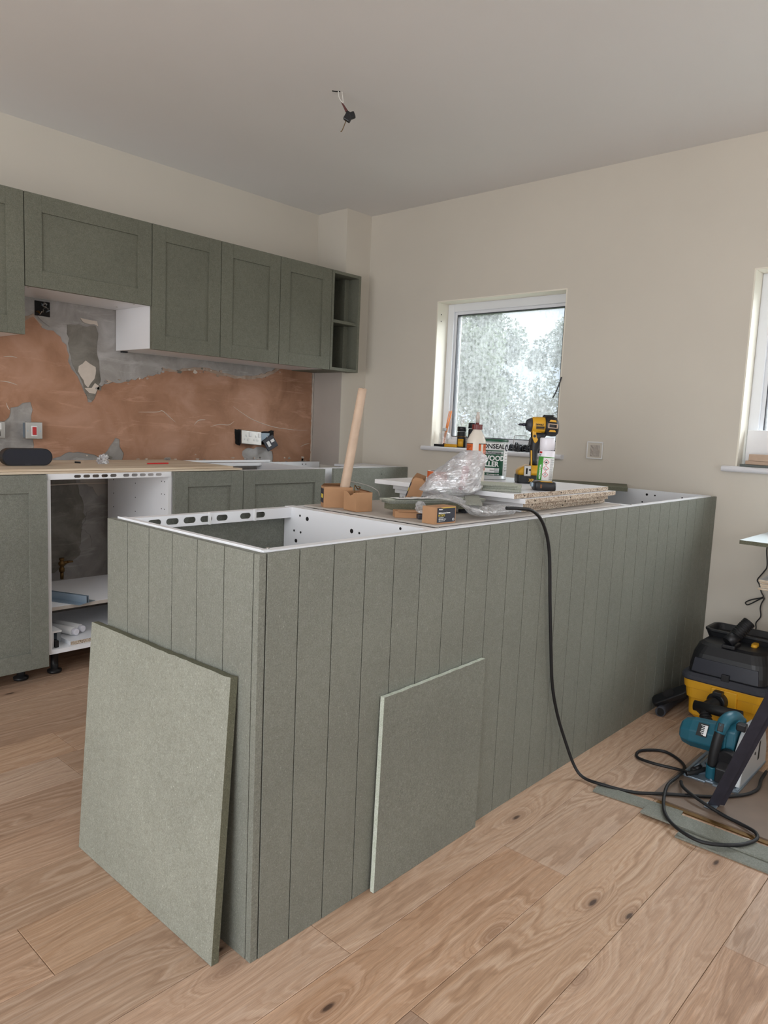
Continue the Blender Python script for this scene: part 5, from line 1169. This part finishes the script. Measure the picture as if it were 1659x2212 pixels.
# strips on the floor
def fstrip(label, a, b, w, t, z0, ang=None, name='floor_strip'):
    a = Vector((*a, 0)); b = Vector((*b, 0)); d = b-a; o = thing(name, label, 'strip', (a.x, a.y, z0), math.atan2(d.y, d.x), 'green-grey strips on the floor')
    MB().box((0, 0, 0), (d.length, w, t), mis=[1, 0, 1, 1, 0, 1]).build('board', ['mdf', 'mdf'], o, local=True, bevel=.0008); return o
fstrip('short green-grey strip nearest the peninsula on the floor', (1.238, -.158), (1.268, -.42), .056, .006, .0006)
fstrip('long green-grey strip overlapping the first, on the floor', (1.212, -.325), (1.238, -1.5), .072, .006, .0068)
fstrip('lowest long green-grey strip with pale edge on the floor', (1.165, -.448), (1.190, -1.5), .060, .006, .0006)
tag(MB().box((1.322, -1.3, .0006), (1.340, -.33, .004)).build('thin_batten', 'brass', bevel=.0005), 'thin brown lath beside the brown board on the floor', 'strip')
tag(MB().boxm((.012, .018, .003), Matrix.Translation((1.305, -.60, .0032)) @ Matrix.Rotation(.5, 4, 'Z')).build('wood_chip', 'filler'), 'small pale chip by the strips on the floor', 'chip')

# black saw cable
CB = [(.905, .020, ZS+.030), (.95, .004, ZS+.028), (1.001, -.012, .905), (1.065, -.012, .862), (1.112, -.012, .775), (1.140, -.012, .61), (1.167, -.012, .454), (1.194, -.012, .325), (1.230, -.018, .22), (1.265, -.035, .124), (1.285, -.065, .040), (1.288, -.10, .010), (1.286, -.165, .0115), (1.325, -.255, .0055), (1.381, -.34, .0125), (1.475, -.451, .0125), (1.56, -.515, .0125), (1.62, -.535, .0125), (1.665, -.535, .0125), (1.70, -.50, .020)]
CB[-1] = (1.72, -.525, .0125)
CB.append((1.80, -.52, .0125))
tag(MB().tube(CB, .0052, 10, sub=8).build('power_cable', 'blackrub'), 'black power cable draped over the peninsula and across the floor', 'cable')
CC = [(1.552, -.345, .028), (1.575, -.30, .016), (1.565, -.22, .012), (1.585, -.155, .0055), (1.64, -.140, .0055), (1.69, -.175, .0055), (1.705, -.215, .0055), (1.669, -.276, .006), (1.602, -.315, .0130), (1.50, -.327, .0240), (1.411, -.328, .0240), (1.299, -.361, .0200), (1.226, -.401, .0190), (1.18, -.459, .0190), (1.168, -.528, .0190), (1.222, -.597, .0190), (1.289, -.627, .0190), (1.335, -.615, .0180), (1.365, -.567, .0125), (1.38, -.51, .0125), (1.40, -.430, .0230), (1.44, -.37, .0240), (1.50, -.34, .0130)]
tag(MB().tube(CC, .0052, 10, sub=8).build('saw_cord', 'blackrub'), 'looped black cord of the plunge saw lying on the floor', 'cable')

# ================================================================== CEILING WIRES
t = thing('ceiling_wires', 'bare light wires with black connector hanging from the ceiling', 'wiring', (1.27, 1.157, HC))
for dx, dy in ((-.006, 0), (.008, -.006)):
    MB().tube([(1.262+dx, 1.16+dy, HC-.001), (1.266+dx, 1.157+dy, HC-.028), (1.275, 1.150, HC-.045)], .0022, 6).build('wire', 'wire', t)
MB().tube([(1.271, 1.155, HC-.040), (1.279, 1.146, HC-.058), (1.286, 1.138, HC-.075)], .0035, 8, radii=lambda q: .0022+.004*q).build('sleeve', 'bulb', t)
MB().boxm((.030, .020, .036), Matrix.Translation((1.290, 1.132, HC-.096)) @ Matrix.Rotation(FACE, 4, 'Z') @ Matrix.Rotation(.5, 4, 'Y')).build('connector', 'black', t, bevel=.004)
MB().boxm((.022, .022, .024), Matrix.Translation((1.300, 1.120, HC-.090)) @ Matrix.Rotation(FACE, 4, 'Z') @ Matrix.Rotation(-.4, 4, 'Y')).build('connector_cap', 'blackrub', t, bevel=.004)
MB().tube([(1.285, 1.139, HC-.105), (1.281, 1.143, HC-.125), (1.275, 1.15, HC-.148), (1.271, 1.154, HC-.154)], .0017, 6).build('earth_wire', 'brass', t)
MB().tube([(1.240, 1.18, HC-.0012), (1.252, 1.168, HC-.003), (1.264, 1.157, HC-.0015)], .0022, 6).build('ceiling_crack', 'hole', t)

# ================================================================== OUTSIDE
gr = struct(MB().box((L+T+.02, -30, -.5), (60, 60, -.3)).build('ground', 'grass'), 'grass outside the windows', 'ground')
def tree(label, c, h, rx, m, seed, n=9000):
    rnd = random.Random(seed); t = thing('garden_tree', label, 'tree', (c[0], c[1], -.3))
    MB().tube([(c[0], c[1], -.3), (c[0]+.1, c[1], h*.3), (c[0], c[1]+.1, h*.75)], .12, 8, radii=lambda q: .14-.11*q).build('trunk', 'bark', t)
    mb = MB(); blobs = []
    for i in range(34):
        a = rnd.uniform(0, 2*pi); z = rnd.uniform(-.1, h-.3); s = max(.18, 1-(z/h)**2*.85); r = rx*s*rnd.uniform(.1, .75)
        blobs.append((Vector((c[0]+r*cos(a)*.8, c[1]+r*sin(a), z)), rnd.uniform(.35, .75)))
    for i in range(n):
        b, r = rnd.choice(blobs); d = Vector((rnd.gauss(0, 1), rnd.gauss(0, 1), rnd.gauss(0, 1))).normalized(); p = b+d*r*rnd.uniform(.6, 1.05)
        if p.z < -.25 or p.z > h: continue
        u = Vector((rnd.gauss(0, 1), rnd.gauss(0, 1), rnd.gauss(0, 1))).normalized(); v = u.orthogonal().normalized(); s = rnd.uniform(.05, .10)
        k = len(mb.v); mb.v += [tuple(p-u*s), tuple(p+v*s*.6), tuple(p+u*s), tuple(p-v*s*.6)]; mb.f.append((k, k+1, k+2, k+3)); mb.mi.append(0); mb.sm.append(False)
    me = mb; o = me.build('foliage', m, t, kind='stuff', fix=False)
tree('green leafy tree at the left of the window view', (13.6, 10.0), 4.0, 2.2, 'leaf', 1)
tree('tall pale tree in the middle of the window view', (18.6, 12.6), 5.3, 2.6, 'leaf2', 2, 14000)
tree('lower grey-green tree at the right of the window view', (21.5, 11.2), 4.9, 2.9, 'leaf2', 3, 14000)
tree('bushy tree beyond the first window edge', (15.5, 5.6), 2.7, 1.5, 'leaf', 4, 5000)
tree('low shrub in front of the tall pale tree', (10.2, 6.0), .95, 1.6, 'leaf', 5, 6000)
